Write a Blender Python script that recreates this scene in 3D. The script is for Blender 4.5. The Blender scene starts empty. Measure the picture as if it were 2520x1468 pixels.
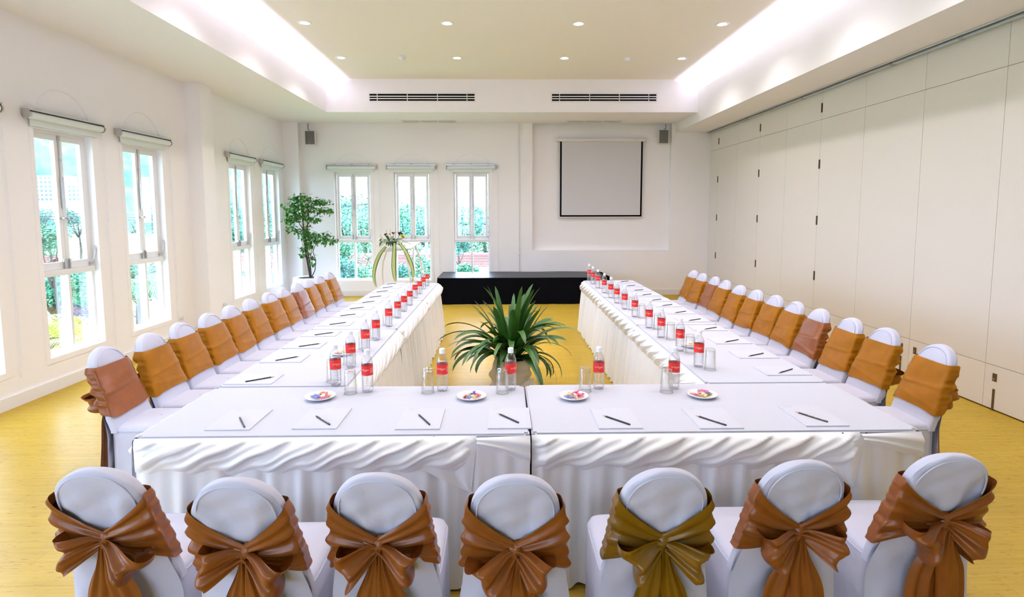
import bpy, bmesh, math, random
import numpy as np
from mathutils import Vector, Matrix

# ------------------------------------------------------------------ camera, world, exposure
SC = bpy.context.scene
COL = SC.collection
FPX, CY, PITCH, YAW, ROLL, CAMZ = 1426.77, 656.09, 0.09499, 0.01735, -0.00234, 1.779


def cam_axes():
    f = Vector((math.sin(YAW) * math.cos(PITCH), math.cos(YAW) * math.cos(PITCH), -math.sin(PITCH)))
    r0 = Vector((math.cos(YAW), -math.sin(YAW), 0))
    d0 = f.cross(r0)
    c, s = math.cos(ROLL), math.sin(ROLL)
    return r0 * c - d0 * s, r0 * s + d0 * c, f


CR, CD, CF = cam_axes()
cam = bpy.data.cameras.new('camera')
cam.sensor_width = 36
cam.lens = FPX / 2520 * 36
cam.shift_y = (CY - 734) / 2520
cam.clip_end = 600
cam_o = bpy.data.objects.new('camera', cam)
COL.objects.link(cam_o)
M = Matrix.Identity(4)
for k in range(3):
    M[k][0], M[k][1], M[k][2] = CR[k], -CD[k], -CF[k]
M[2][3] = CAMZ
cam_o.matrix_world = M
SC.camera = cam_o

world = bpy.data.worlds.new('sky')
SC.world = world
world.use_nodes = True
wb = world.node_tree.nodes['Background']
wb.inputs[0].default_value = (0.60, 0.72, 1.0, 1)
wb.inputs[1].default_value = 10.0

SC.view_settings.view_transform = 'Standard'
SC.view_settings.look = 'None'
SC.view_settings.gamma = 1
SC.view_settings.use_curve_mapping = False
SC.view_settings.exposure = 0.74
SC.cycles.use_denoising = True
SC.cycles.max_bounces = 10
SC.cycles.diffuse_bounces = 5
SC.cycles.glossy_bounces = 4
SC.cycles.transmission_bounces = 8
SC.cycles.transparent_max_bounces = 32
SC.cycles.caustics_reflective = False
SC.cycles.caustics_refractive = False
SC.cycles.sample_clamp_indirect = 6

LAMP = (1.0, 0.94, 0.98)
COVE = (0.70, 0.69, 1.0)
DOWN_W, COVE_W = 9.0, 400.0


def W(px, py, axis, val):
    """ray through a photo pixel, met with the plane axis = val"""
    d = CR * ((px - 1260) / FPX) + CD * ((py - CY) / FPX) + CF
    o = Vector((0, 0, CAMZ))
    t = (val - o[axis]) / d[axis]
    return o + d * t


# ------------------------------------------------------------------ helpers: objects
def obj(name, me, mat=None, parent=None):
    o = bpy.data.objects.new(name, me)
    COL.objects.link(o)
    if mat is not None and len(me.materials) == 0:
        me.materials.append(mat)
    if parent is not None:
        o.parent = parent
    return o


def empty(name, loc=(0, 0, 0), rz=0.0):
    o = bpy.data.objects.new(name, None)
    o.empty_display_size = 0.05
    COL.objects.link(o)
    o.location = loc
    o.rotation_euler = (0, 0, rz)
    return o


def tag(o, label=None, cat=None, group=None, kind=None):
    if label: o['label'] = label
    if cat: o['category'] = cat
    if group: o['group'] = group
    if kind: o['kind'] = kind
    return o


def struct(o, label=None):
    o['kind'] = 'structure'
    if label: o['label'] = label
    return o


def copy_tree(o, parent=None):
    c = o.copy()
    COL.objects.link(c)
    c.parent = parent
    for ch in o.children:
        copy_tree(ch, c)
    return c


class MB:
    """collects vertices and faces, builds one mesh"""
    def __init__(s):
        s.v, s.f, s.m = [], [], []

    def add(s, verts, faces, mi=0):
        n = len(s.v)
        s.v.extend([tuple(p) for p in verts])
        s.f.extend([tuple(i + n for i in f) for f in faces])
        s.m.extend([mi] * len(faces))
        return s

    def box(s, x0, x1, y0, y1, z0, z1, mi=0):
        v = [(x, y, z) for x in (x0, x1) for y in (y0, y1) for z in (z0, z1)]
        return s.add(v, [(0, 1, 3, 2), (4, 6, 7, 5), (0, 4, 5, 1), (2, 3, 7, 6), (0, 2, 6, 4), (1, 5, 7, 3)], mi)

    def grid(s, P, closed_u=False, closed_v=False, mi=0):
        """P[i][j] points"""
        nu, nv = len(P), len(P[0])
        v = [p for row in P for p in row]
        f = []
        for i in range(nu if closed_u else nu - 1):
            for j in range(nv if closed_v else nv - 1):
                a, b = i, (i + 1) % nu
                c, d = j, (j + 1) % nv
                f.append((a * nv + c, b * nv + c, b * nv + d, a * nv + d))
        return s.add(v, f, mi)

    def tube(s, pts, r, n=8, cap=True, mi=0):
        pts = [Vector(p) for p in pts]
        rings = []
        up = Vector((0, 0, 1))
        prev = None
        for i, p in enumerate(pts):
            t = (pts[min(i + 1, len(pts) - 1)] - pts[max(i - 1, 0)]).normalized()
            if prev is None:
                a = t.cross(up if abs(t.dot(up)) < 0.95 else Vector((1, 0, 0))).normalized()
            else:
                a = (prev - t * prev.dot(t)).normalized()
            prev = a
            b = t.cross(a)
            rr = r[i] if isinstance(r, (list, tuple)) else r
            rings.append([p + (a * math.cos(2 * math.pi * k / n) + b * math.sin(2 * math.pi * k / n)) * rr for k in range(n)])
        s.grid(rings, closed_v=True, mi=mi)
        if cap:
            s.add(rings[0], [tuple(range(n))], mi)
            s.add(rings[-1], [tuple(reversed(range(n)))], mi)
        return s

    def lathe(s, prof, n=24, c=(0, 0, 0), mi=0):
        """prof: (r, z) list"""
        rings = []
        for r, z in prof:
            rings.append([(c[0] + r * math.cos(2 * math.pi * k / n), c[1] + r * math.sin(2 * math.pi * k / n), c[2] + z) for k in range(n)])
        return s.grid(rings, closed_v=True, mi=mi)

    def mesh(s, name, mats=None, smooth=False):
        me = bpy.data.meshes.new(name)
        me.from_pydata(s.v, [], s.f)
        if mats is not None:
            for m in (mats if isinstance(mats, (list, tuple)) else [mats]):
                me.materials.append(m)
            if len(me.materials) > 1:
                me.polygons.foreach_set('material_index', s.m)
        if smooth:
            me.polygons.foreach_set('use_smooth', [True] * len(me.polygons))
        me.update()
        return me

    def build(s, name, mats, parent=None, smooth=False, bevel=0.0, weld=False):
        me = s.mesh(name, mats, smooth)
        if bevel or weld:
            bm = bmesh.new()
            bm.from_mesh(me)
            bmesh.ops.remove_doubles(bm, verts=bm.verts, dist=1e-5)
            if bevel:
                bmesh.ops.bevel(bm, geom=[e for e in bm.edges if len(e.link_faces) == 2 and e.calc_face_angle(0) > 0.5],
                                offset=bevel, segments=2, affect='EDGES', clamp_overlap=True)
            bmesh.ops.recalc_face_normals(bm, faces=bm.faces)
            bm.to_mesh(me)
            bm.free()
        return obj(name, me, None, parent)


ORD = ['first', 'second', 'third', 'fourth', 'fifth', 'sixth', 'seventh', 'eighth', 'ninth', 'tenth', 'eleventh', 'twelfth']
rnd = random.Random(7)


def smooth01(t):
    t = max(0.0, min(1.0, t))
    return t * t * (3 - 2 * t)


def lerp(a, b, t):
    return a + (b - a) * t


# ------------------------------------------------------------------ helpers: materials
def mat(name, col, rough=0.6, metal=0.0, spec=0.5, noise=0.0, nscale=8.0, bump=0.0, bscale=60.0, stretch=(1, 1, 1), sheen=0.0,
        aniso=0.0, coat=0.0, alpha=None, emit=None, estr=0.0, subsurf=0.0, trans=0.0, col2=None):
    m = bpy.data.materials.new(name)
    m.use_nodes = True
    nt = m.node_tree
    b = nt.nodes['Principled BSDF']
    b.inputs['Base Color'].default_value = (*col, 1)
    b.inputs['Roughness'].default_value = rough
    b.inputs['Metallic'].default_value = metal
    b.inputs['Specular IOR Level'].default_value = spec
    b.inputs['Sheen Weight'].default_value = sheen
    b.inputs['Coat Weight'].default_value = coat
    b.inputs['Anisotropic'].default_value = aniso
    if emit:
        b.inputs['Emission Color'].default_value = (*emit, 1)
        b.inputs['Emission Strength'].default_value = estr
    if noise or bump:
        tc = nt.nodes.new('ShaderNodeTexCoord')
        mp = nt.nodes.new('ShaderNodeMapping')
        mp.inputs['Scale'].default_value = stretch
        nt.links.new(tc.outputs['Object'], mp.inputs['Vector'])
    if noise:
        n = nt.nodes.new('ShaderNodeTexNoise')
        n.inputs['Scale'].default_value = nscale
        n.inputs['Detail'].default_value = 5
        nt.links.new(mp.outputs['Vector'], n.inputs['Vector'])
        mx = nt.nodes.new('ShaderNodeMix')
        mx.data_type = 'RGBA'
        c2 = col2 if col2 else tuple(max(0, c * (1 - noise)) for c in col)
        mx.inputs['A'].default_value = (*c2, 1)
        mx.inputs['B'].default_value = (*(col if col2 else tuple(min(1, c * (1 + noise * .6)) for c in col)), 1)
        rp = nt.nodes.new('ShaderNodeMapRange')
        rp.inputs['From Min'].default_value = 0.3
        rp.inputs['From Max'].default_value = 0.7
        nt.links.new(n.outputs['Fac'], rp.inputs['Value'])
        nt.links.new(rp.outputs['Result'], mx.inputs['Factor'])
        nt.links.new(mx.outputs['Result'], b.inputs['Base Color'])
    if bump:
        n2 = nt.nodes.new('ShaderNodeTexNoise')
        n2.inputs['Scale'].default_value = bscale
        n2.inputs['Detail'].default_value = 4
        nt.links.new(mp.outputs['Vector'], n2.inputs['Vector'])
        bp = nt.nodes.new('ShaderNodeBump')
        bp.inputs['Strength'].default_value = bump
        bp.inputs['Distance'].default_value = 0.016
        nt.links.new(n2.outputs['Fac'], bp.inputs['Height'])
        nt.links.new(bp.outputs['Normal'], b.inputs['Normal'])
    return m


def thin_glass(name, tint=(0.97, 0.985, 0.98), rough=0.02, edge=0.5, base=0.04, edgecol=(0.75, 0.8, 0.82)):
    """thin clear wall: transparent, with a reflection and darker rim that grow toward grazing angles"""
    m = bpy.data.materials.new(name)
    m.use_nodes = True
    nt = m.node_tree
    nt.nodes.remove(nt.nodes['Principled BSDF'])
    out = nt.nodes['Material Output']
    lw = nt.nodes.new('ShaderNodeLayerWeight')
    lw.inputs['Blend'].default_value = 0.35
    tr = nt.nodes.new('ShaderNodeBsdfTransparent')
    mxc = nt.nodes.new('ShaderNodeMix')
    mxc.data_type = 'RGBA'
    mxc.inputs['A'].default_value = (*tint, 1)
    mxc.inputs['B'].default_value = (*edgecol, 1)
    nt.links.new(lw.outputs['Facing'], mxc.inputs['Factor'])
    nt.links.new(mxc.outputs['Result'], tr.inputs['Color'])
    gl = nt.nodes.new('ShaderNodeBsdfGlossy')
    gl.inputs['Roughness'].default_value = rough
    gl.inputs['Color'].default_value = (1, 1, 1, 1)
    mr = nt.nodes.new('ShaderNodeMapRange')
    mr.inputs['To Min'].default_value = base
    mr.inputs['To Max'].default_value = edge
    nt.links.new(lw.outputs['Facing'], mr.inputs['Value'])
    mx = nt.nodes.new('ShaderNodeMixShader')
    nt.links.new(mr.outputs['Result'], mx.inputs['Fac'])
    nt.links.new(tr.outputs['BSDF'], mx.inputs[1])
    nt.links.new(gl.outputs['BSDF'], mx.inputs[2])
    nt.links.new(mx.outputs['Shader'], out.inputs['Surface'])
    return m


def floor_mat():
    m = mat('bamboo_laminate', (0.60, 0.40, 0.10), rough=0.34, spec=0.16)
    nt = m.node_tree
    b = nt.nodes['Principled BSDF']
    tc = nt.nodes.new('ShaderNodeTexCoord')

    def nz(scale, sx, sy, detail=4):
        mp = nt.nodes.new('ShaderNodeMapping')
        mp.inputs['Scale'].default_value = (sx, sy, 1)
        n = nt.nodes.new('ShaderNodeTexNoise')
        n.inputs['Scale'].default_value = scale
        n.inputs['Detail'].default_value = detail
        nt.links.new(tc.outputs['Object'], mp.inputs['Vector'])
        nt.links.new(mp.outputs['Vector'], n.inputs['Vector'])
        return n.outputs['Fac']

    def rng(v, a, c):
        r = nt.nodes.new('ShaderNodeMapRange')
        r.inputs['From Min'].default_value = a
        r.inputs['From Max'].default_value = c
        nt.links.new(v, r.inputs['Value'])
        return r.outputs['Result']

    def mix(f, a, c):
        x = nt.nodes.new('ShaderNodeMix')
        x.data_type = 'RGBA'
        nt.links.new(f, x.inputs['Factor'])
        for sock, val in (('A', a), ('B', c)):
            if isinstance(val, tuple):
                x.inputs[sock].default_value = (*val, 1)
            else:
                nt.links.new(val, x.inputs[sock])
        return x.outputs['Result']
    c1 = mix(rng(nz(6, 0.35, 6), 0.3, 0.7), (0.47, 0.305, 0.028), (0.54, 0.365, 0.046))
    c2 = mix(rng(nz(22, 0.6, 4, 2), 0.62, 0.70), c1, (0.34, 0.19, 0.014))
    br = nt.nodes.new('ShaderNodeTexBrick')
    br.inputs['Scale'].default_value = 1.0
    br.inputs['Brick Width'].default_value = 1.2
    br.inputs['Row Height'].default_value = 0.19
    br.inputs['Mortar Size'].default_value = 0.0022
    br.inputs['Color1'].default_value = (1, 1, 1, 1)
    br.inputs['Color2'].default_value = (0.93, 0.93, 0.93, 1)
    br.inputs['Mortar'].default_value = (0.78, 0.76, 0.72, 1)
    nt.links.new(tc.outputs['Object'], br.inputs['Vector'])
    mu = nt.nodes.new('ShaderNodeMix')
    mu.data_type = 'RGBA'
    mu.blend_type = 'MULTIPLY'
    mu.inputs['Factor'].default_value = 1
    nt.links.new(c2, mu.inputs['A'])
    nt.links.new(br.outputs['Color'], mu.inputs['B'])
    nt.links.new(mu.outputs['Result'], b.inputs['Base Color'])
    b.inputs['Specular IOR Level'].default_value = 0.0
    b.inputs['Roughness'].default_value = 1.0
    # satin lacquer: a weak, mildly angle-dependent gloss over the wood
    gl = nt.nodes.new('ShaderNodeBsdfGlossy')
    gl.inputs['Roughness'].default_value = 0.30
    lw = nt.nodes.new('ShaderNodeLayerWeight')
    lw.inputs['Blend'].default_value = 0.5
    pw_ = nt.nodes.new('ShaderNodeMath')
    pw_.operation = 'POWER'
    pw_.inputs[1].default_value = 4.0
    nt.links.new(lw.outputs['Facing'], pw_.inputs[0])
    mr = nt.nodes.new('ShaderNodeMapRange')
    mr.inputs['To Min'].default_value = 0.085
    mr.inputs['To Max'].default_value = 0.11
    nt.links.new(pw_.outputs[0], mr.inputs['Value'])
    mx = nt.nodes.new('ShaderNodeMixShader')
    nt.links.new(mr.outputs['Result'], mx.inputs['Fac'])
    nt.links.new(b.outputs['BSDF'], mx.inputs[1])
    nt.links.new(gl.outputs['BSDF'], mx.inputs[2])
    nt.links.new(mx.outputs['Shader'], nt.nodes['Material Output'].inputs['Surface'])
    return m


MAT = {}
MAT['floor'] = floor_mat()
MAT['wall'] = mat('wall_paint', (0.93, 0.905, 0.91), 0.85, spec=0.2, bump=0.05, bscale=90)
MAT['ceil'] = mat('ceiling_paint', (0.93, 0.88, 0.79), 0.9, spec=0.15)
MAT['trim'] = mat('white_gloss_paint', (0.84, 0.83, 0.83), 0.35)
MAT['panel'] = mat('partition_laminate', (0.81, 0.77, 0.71), 0.5, spec=0.35)
MAT['gap'] = mat('panel_gap', (0.38, 0.35, 0.29), 0.8)
MAT['steel'] = mat('brushed_steel', (0.55, 0.55, 0.56), 0.35, metal=1.0)
MAT['bronze'] = mat('aged_bronze', (0.17, 0.11, 0.065), 0.45, metal=0.7)
MAT['dark'] = mat('dark_metal', (0.05, 0.048, 0.05), 0.5)
MAT['black'] = mat('matt_black', (0.004, 0.004, 0.005), 1.0, spec=0.0)
MAT['alu'] = mat('aluminium', (0.72, 0.74, 0.76), 0.3, metal=0.9)
MAT['blind'] = mat('blind_fabric', (0.76, 0.80, 0.78), 0.7)
MAT['pane'] = thin_glass('window_glass', (0.97, 0.99, 0.99), 0.0, edge=0.35, base=0.03, edgecol=(0.93, 0.97, 0.97))
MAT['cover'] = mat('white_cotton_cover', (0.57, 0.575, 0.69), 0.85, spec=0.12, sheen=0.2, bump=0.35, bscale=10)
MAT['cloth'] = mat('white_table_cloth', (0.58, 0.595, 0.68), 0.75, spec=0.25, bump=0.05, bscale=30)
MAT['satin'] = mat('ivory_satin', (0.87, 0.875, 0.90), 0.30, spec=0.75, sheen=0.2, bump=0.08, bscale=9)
MAT['copper'] = mat('copper_satin', (0.235, 0.066, 0.008), 0.32, spec=0.45, noise=0.10, nscale=14, bump=0.10, bscale=22)
MAT['bronzesatin'] = mat('bronze_satin', (0.32, 0.118, 0.001), 0.42, spec=0.18, noise=0.10, nscale=14, bump=0.10, bscale=22)
MAT['gold'] = mat('old_gold_satin', (0.19, 0.088, 0.001), 0.30, spec=0.55, noise=0.10, nscale=14, bump=0.10, bscale=22)
MAT['rose'] = mat('rose_copper_satin', (0.25, 0.08, 0.026), 0.32, spec=0.5, noise=0.10, nscale=14, bump=0.10, bscale=22)
MAT['cap'] = mat('white_plastic', (0.86, 0.86, 0.92), 0.35)
MAT['label'] = mat('red_label', (0.72, 0.018, 0.012), 0.35)
MAT['ink'] = mat('white_print', (0.9, 0.75, 0.72), 0.5)
MAT['greyink'] = mat('grey_print', (0.55, 0.55, 0.58), 0.7)
MAT['pet'] = thin_glass('clear_plastic', (0.98, 0.98, 0.985), 0.05, edge=0.5, base=0.05, edgecol=(0.72, 0.73, 0.76))
MAT['water'] = thin_glass('water', (0.97, 0.97, 0.975), 0.02, edge=0.25, base=0.03, edgecol=(0.84, 0.84, 0.86))
MAT['tumbler'] = thin_glass('drinking_glass', (0.985, 0.985, 0.98), 0.02, edge=0.45, base=0.02, edgecol=(0.80, 0.81, 0.79))
MAT['paper'] = mat('paper', (0.61, 0.625, 0.715), 0.85, spec=0.2)
MAT['pencil'] = mat('black_lacquer', (0.008, 0.008, 0.010), 0.35)
MAT['wood'] = mat('bare_pencil_wood', (0.62, 0.36, 0.22), 0.7)
MAT['china'] = mat('white_china', (0.86, 0.85, 0.86), 0.2)
MAT['leaf'] = mat('leaf_green', (0.035, 0.115, 0.014), 0.38, spec=0.5, noise=0.35, nscale=6)
MAT['leaf2'] = mat('bright_leaf_green', (0.045, 0.21, 0.018), 0.42, spec=0.5, noise=0.4, nscale=9)
MAT['bark'] = mat('bark', (0.055, 0.042, 0.03), 0.9, noise=0.4, nscale=25)
MAT['canvas'] = mat('cream_canvas', (0.66, 0.60, 0.49), 0.85, spec=0.2, bump=0.2, bscale=16)
MAT['wrap'] = mat('white_wrap', (0.82, 0.82, 0.85), 0.7, bump=0.2, bscale=14)
MAT['soil'] = mat('potting_soil', (0.05, 0.035, 0.025), 0.95)
MAT['screen'] = mat('projection_fabric', (0.66, 0.645, 0.66), 0.85, spec=0.1)
MAT['speaker'] = mat('speaker_grey', (0.15, 0.148, 0.14), 0.7, spec=0.2)
MAT['lectern'] = mat('cream_lacquer', (0.80, 0.73, 0.66), 0.4)
MAT['plastic'] = mat('switch_plastic', (0.80, 0.80, 0.82), 0.35)
MAT['lamp'] = mat('lamp_lens', (1, 1, 1), 0.4, emit=(1.0, 0.95, 0.85), estr=16)
MAT['lampcan'] = mat('lamp_reflector', (0.9, 0.88, 0.84), 0.25, metal=0.6)
MAT['grille'] = mat('return_grille', (0.66, 0.64, 0.58), 0.6)

# ------------------------------------------------------------------ room shell
XL, XLR, XR, YF, YB = -4.49, -4.46, 4.38, 12.27, -3.2
ZS, ZB, ZC = 3.60, 3.42, 4.19      # soffit, right beam, ceiling
FXL, FXR, FYF = -3.21, 3.64, 10.90   # fascia faces
YT = 1.2                             # unseen near end of the ceiling tray, set to trim the light there
ZCV = 4.0                            # top of the cove upstand
PIL = (8.48, 8.82, -4.275)
WT = 0.15                            # wall thickness
WZ0, WZ1, WTR = 0.335, 2.60, 1.165
WW = 0.80

left_front = [-0.85, 0.45, 1.77, 3.20, 4.80, 6.13, 7.44]        # window centres along the wall
left_rear = [10.06, 11.37]
far_win = [-3.115, -1.88, -0.635]
WWF = 0.755

fl = struct(MB().box(XL - .3, XR + .3, YB - .3, YF + .3, -0.25, 0).build('floor', MAT['floor']))


def wall_along(axis, fixed0, fixed1, a0, a1, z0, z1, holes):
    """boxes of a wall that runs along y (axis 1) or x (axis 0), with rectangular openings"""
    b = MB()

    def bx(s0, s1, h0, h1):
        if s1 - s0 < 1e-4 or h1 - h0 < 1e-4:
            return
        if axis == 1:
            b.box(fixed0, fixed1, s0, s1, h0, h1)
        else:
            b.box(s0, s1, fixed0, fixed1, h0, h1)
    cur = a0
    for s0, s1, h0, h1 in sorted(holes):
        bx(cur, s0, z0, z1)
        bx(s0, s1, z0, h0)
        bx(s0, s1, h1, z1)
        cur = s1
    bx(cur, a1, z0, z1)
    return b


hole = lambda c, w: (c - w / 2, c + w / 2, WZ0, WZ1)
struct(wall_along(1, XL - WT, XL, YB, PIL[0], 0, 4.4, [hole(c, WW) for c in left_front]).build('wall_left', MAT['wall']))
struct(wall_along(1, XLR - WT, XLR, PIL[1], YF + .2, 0, 4.4, [hole(c, WW) for c in left_rear]).build('wall_left_far', MAT['wall']))
struct(MB().box(XL - WT, PIL[2], PIL[0], PIL[1], 0, 4.4).build('wall_pilaster', MAT['wall']))
struct(MB().box(XLR, -4.15, YF - 0.18, YF, 0, ZS).build('wall_corner_column', MAT['wall']))
# far wall: window part, a strip, and the part with the niche for the screen
NX0, NX1, NZ0 = 0.645, 3.56, 0.955
struct(wall_along(0, YF, YF + WT, XLR - WT, NX0, 0, 4.4, [hole(c, WWF) for c in far_win]).build('wall_far', MAT['wall']))
struct(MB().box(NX0, NX1, YF, YF + .2, 0, NZ0).build('wall_far_ledge', MAT['wall']))
struct(MB().box(NX0, NX1, YF + .12, YF + .2, NZ0, 4.4).build('wall_far_niche', MAT['wall']))
struct(MB().box(NX1, XR + .2, YF, YF + .2, 0, 4.4).build('wall_far_end', MAT['wall']))
# rear wall behind the camera; its unseen windows are added for cool fill light
back_fill_win = [-3.2, -1.9, -.6]
struct(wall_along(0, YB - WT, YB, XL - WT, XR + .2, 0, 4.4, [hole(c, WW) for c in back_fill_win]).build('wall_back', MAT['wall']))

# ceiling with side coves
cl = MB().box(XL - .2, XR + .2, YB - .2, YF + .2, ZC, ZC + .2)
struct(cl.build('ceiling', MAT['ceil']))
CVD = 0.42
s = MB()
s.box(XL, FXL, YB, YF, ZS, ZS + .03)                  # left soffit slab
s.box(FXL - .04, FXL, YT, YF, ZS + .03, ZCV)          # left fascia
s.box(XL, FXL - CVD, YB, YF, ZS + .03, ZC)            # closes the back of the cove
s.box(FXL - CVD, FXL - .04, FYF, YF, ZS + .03, ZC).box(FXL - .04, FXL, FYF, YF, ZCV, ZC)
struct(s.build('ceiling_soffit_left', MAT['wall']))
s = MB()
s.box(FXL, FXR, FYF, YF, ZS, ZC)
struct(s.build('ceiling_soffit_far', MAT['wall']))
struct(MB().box(FXL, FXR, YB, YT, ZS, ZC).box(FXL - CVD, FXL, YB, YT, ZS + .03, ZC).box(FXR, FXR + CVD, YB, YT, ZS, ZC).build('ceiling_added_soffit_near', MAT['wall']))  # unseen soffit, added to keep cove light off the near end
s = MB()
s.box(FXR, XR + .1, YB, YF, ZB, ZB + .03)
s.box(FXR, FXR + .04, YB, YF, ZB + .03, ZCV)
s.box(FXR + CVD, XR + .1, YB, YF, ZB + .03, ZC)
s.box(FXR + .04, FXR + CVD, FYF, YF, ZB + .03, ZC).box(FXR, FXR + .04, FYF, YF, ZCV, ZC)
struct(s.build('ceiling_soffit_right', MAT['wall']))

# baseboards
bb = MB().box(XL, XL + .018, YB, PIL[0], 0, .115)
struct(bb.build('baseboard_left', MAT['trim']))
bb = MB().box(PIL[2], PIL[2] + .018, PIL[0] - .018, PIL[1] + .018, 0, .115).box(XL, PIL[2], PIL[0] - .018, PIL[0], 0, .115).box(XLR, XLR + .018, PIL[1], YF, 0, .115)
struct(bb.build('baseboard_left_far', MAT['trim']))
struct(MB().box(XLR, XR, YF - .018, YF, 0, .115).build('baseboard_far', MAT['trim']))
struct(MB().box(XL, XR, YB, YB + .018, 0, .115).build('baseboard_back', MAT['trim']))


# cove lamps: long strips that shine up on the ceiling
def area(name, loc, size, size_y, power, color, rot, spread=math.pi, parent=None):
    l = bpy.data.lights.new(name, 'AREA')
    l.shape = 'RECTANGLE'
    l.size, l.size_y = size, size_y
    l.energy = power
    l.color = color
    l.spread = spread
    o = bpy.data.objects.new(name, l)
    COL.objects.link(o)
    o.location = loc
    o.rotation_euler = rot
    if parent: o.parent = parent
    return o


def portal(loc, sx, sy, rot):
    l = bpy.data.lights.new('window_portal', 'AREA')
    l.shape = 'RECTANGLE'
    l.size, l.size_y = sx, sy
    l.cycles.is_portal = True
    o = bpy.data.objects.new('window_portal', l)
    COL.objects.link(o)
    o.location = loc
    o.rotation_euler = rot


LEN = FYF - YT
for sg, x in ((1, FXL - .17), (-1, FXR + .17)):
    area('cove_strip_light', (x, YT + LEN / 2, ZCV - .06), 0.05, LEN - .1, COVE_W, COVE, (math.pi, sg * math.radians(14), 0))

ZMID, HWIN = (WZ0 + WZ1) / 2, WZ1 - WZ0
for c in left_front:
    portal((XL - WT - .02, c, ZMID), HWIN, WW, (0, -math.pi / 2, 0))
for c in left_rear:
    portal((XLR - WT - .02, c, ZMID), HWIN, WW, (0, -math.pi / 2, 0))
for c in far_win:
    portal((c, YF + WT + .02, ZMID), WWF, HWIN, (-math.pi / 2, 0, 0))
for c in back_fill_win:
    portal((c, YB - WT - .02, ZMID), WW, HWIN, (math.pi / 2, 0, 0))


# ------------------------------------------------------------------ folding partition on the right
wr = struct(MB().box(XR + .055, XR + .25, YB, YF + .2, 0, 4.4).build('wall_right', MAT['gap']))
seams = [5.075 - .965 * k for k in range(8, 0, -1)] + [5.075, 6.06, 7.05, 8.01, 8.98, 9.90, 10.84, 11.785, YF]
seams = [max(s, YB) for s in seams if s > YB - .9]
zs = [0.012, 0.406, 3.02, ZB - .002]
pcache = {}
for i in range(len(seams) - 1):
    y0, y1 = seams[i], seams[i + 1]
    for j in range(3):
        g = .0022
        key = (round(y1 - y0, 3), j)
        if key not in pcache:
            m_ = MB().box(0, .055, g, y1 - y0 - g, g, zs[j + 1] - zs[j] - g)
            pcache[key] = m_.mesh('partition_panel', MAT['panel'])
        o = obj('panel', pcache[key], None, wr)
        o.location = (XR, y0, zs[j])
hm = MB().box(-.006, 0, -.016, .016, -.062, .062)
for k in range(5):
    hm.box(-.012, -.006, -.007, .007, -.062 + k * .0256, -.062 + k * .0256 + .021)
hme = hm.mesh('hinge', MAT['bronze'])
for y in (11.785, 9.90, 8.01):
    for z in (.877, 1.648, 2.418, 3.178):
        o = obj('hinge', hme, None, wr)
        o.location = (XR, y, z)
pl = MB().box(-.004, 0, -.022, .022, -.035, .035).mesh('bolt_plate', MAT['bronze'])
kn = MB().box(-.010, -.004, -.008, .008, -.022, -.004).mesh('bolt_thumb', MAT['steel'])
slot = MB().box(-.005, 0, -.011, .011, 0.004, .195).mesh('bolt_rod', MAT['bronze'])
for y in (4.965, 6.175, 5.968, 9.066, 11.66, 3.02, 2.82):
    o = obj('bolt_plate', pl, None, wr); o.location = (XR, y, .30)
    o2 = obj('bolt_thumb', kn, None, o)
    o = obj('bolt_rod', slot, None, wr); o.location = (XR, y, 0)
# the top track
tr = MB().box(XR - .055, XR - .02, YB, YF - .02, ZB - .035, ZB).box(XR - .105, XR - .085, YB, YF - .02, ZB - .012, ZB)
trk = struct(tr.build('trim_1', MAT['alu']))
for k, y in enumerate((10.354, 8.471, 6.544, 5.568, 4.6)):
    obj('track_joint', MB().box(XR - .06, XR - .015, y - .02, y + .02, ZB - .04, ZB).mesh('track_joint', MAT['steel']), None, trk)
obj('track_shade_strip', MB().box(XR - .085, XR - .055, YB, YF - .02, ZB - .004, ZB).mesh('track_shade_strip', MAT['dark']), None, trk)  # dark strip put in for the shade between the two rails


# ------------------------------------------------------------------ windows with casements over fixed panes
def rect_frame(b, x0, x1, z0, z1, wl, wr_, wb_, wt, y0, y1):
    b.box(x0, x0 + wl, y0, y1, z0, z1)
    b.box(x1 - wr_, x1, y0, y1, z0, z1)
    b.box(x0 + wl, x1 - wr_, y0, y1, z0, z0 + wb_)
    b.box(x0 + wl, x1 - wr_, y0, y1, z1 - wt, z1)
    return b


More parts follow.
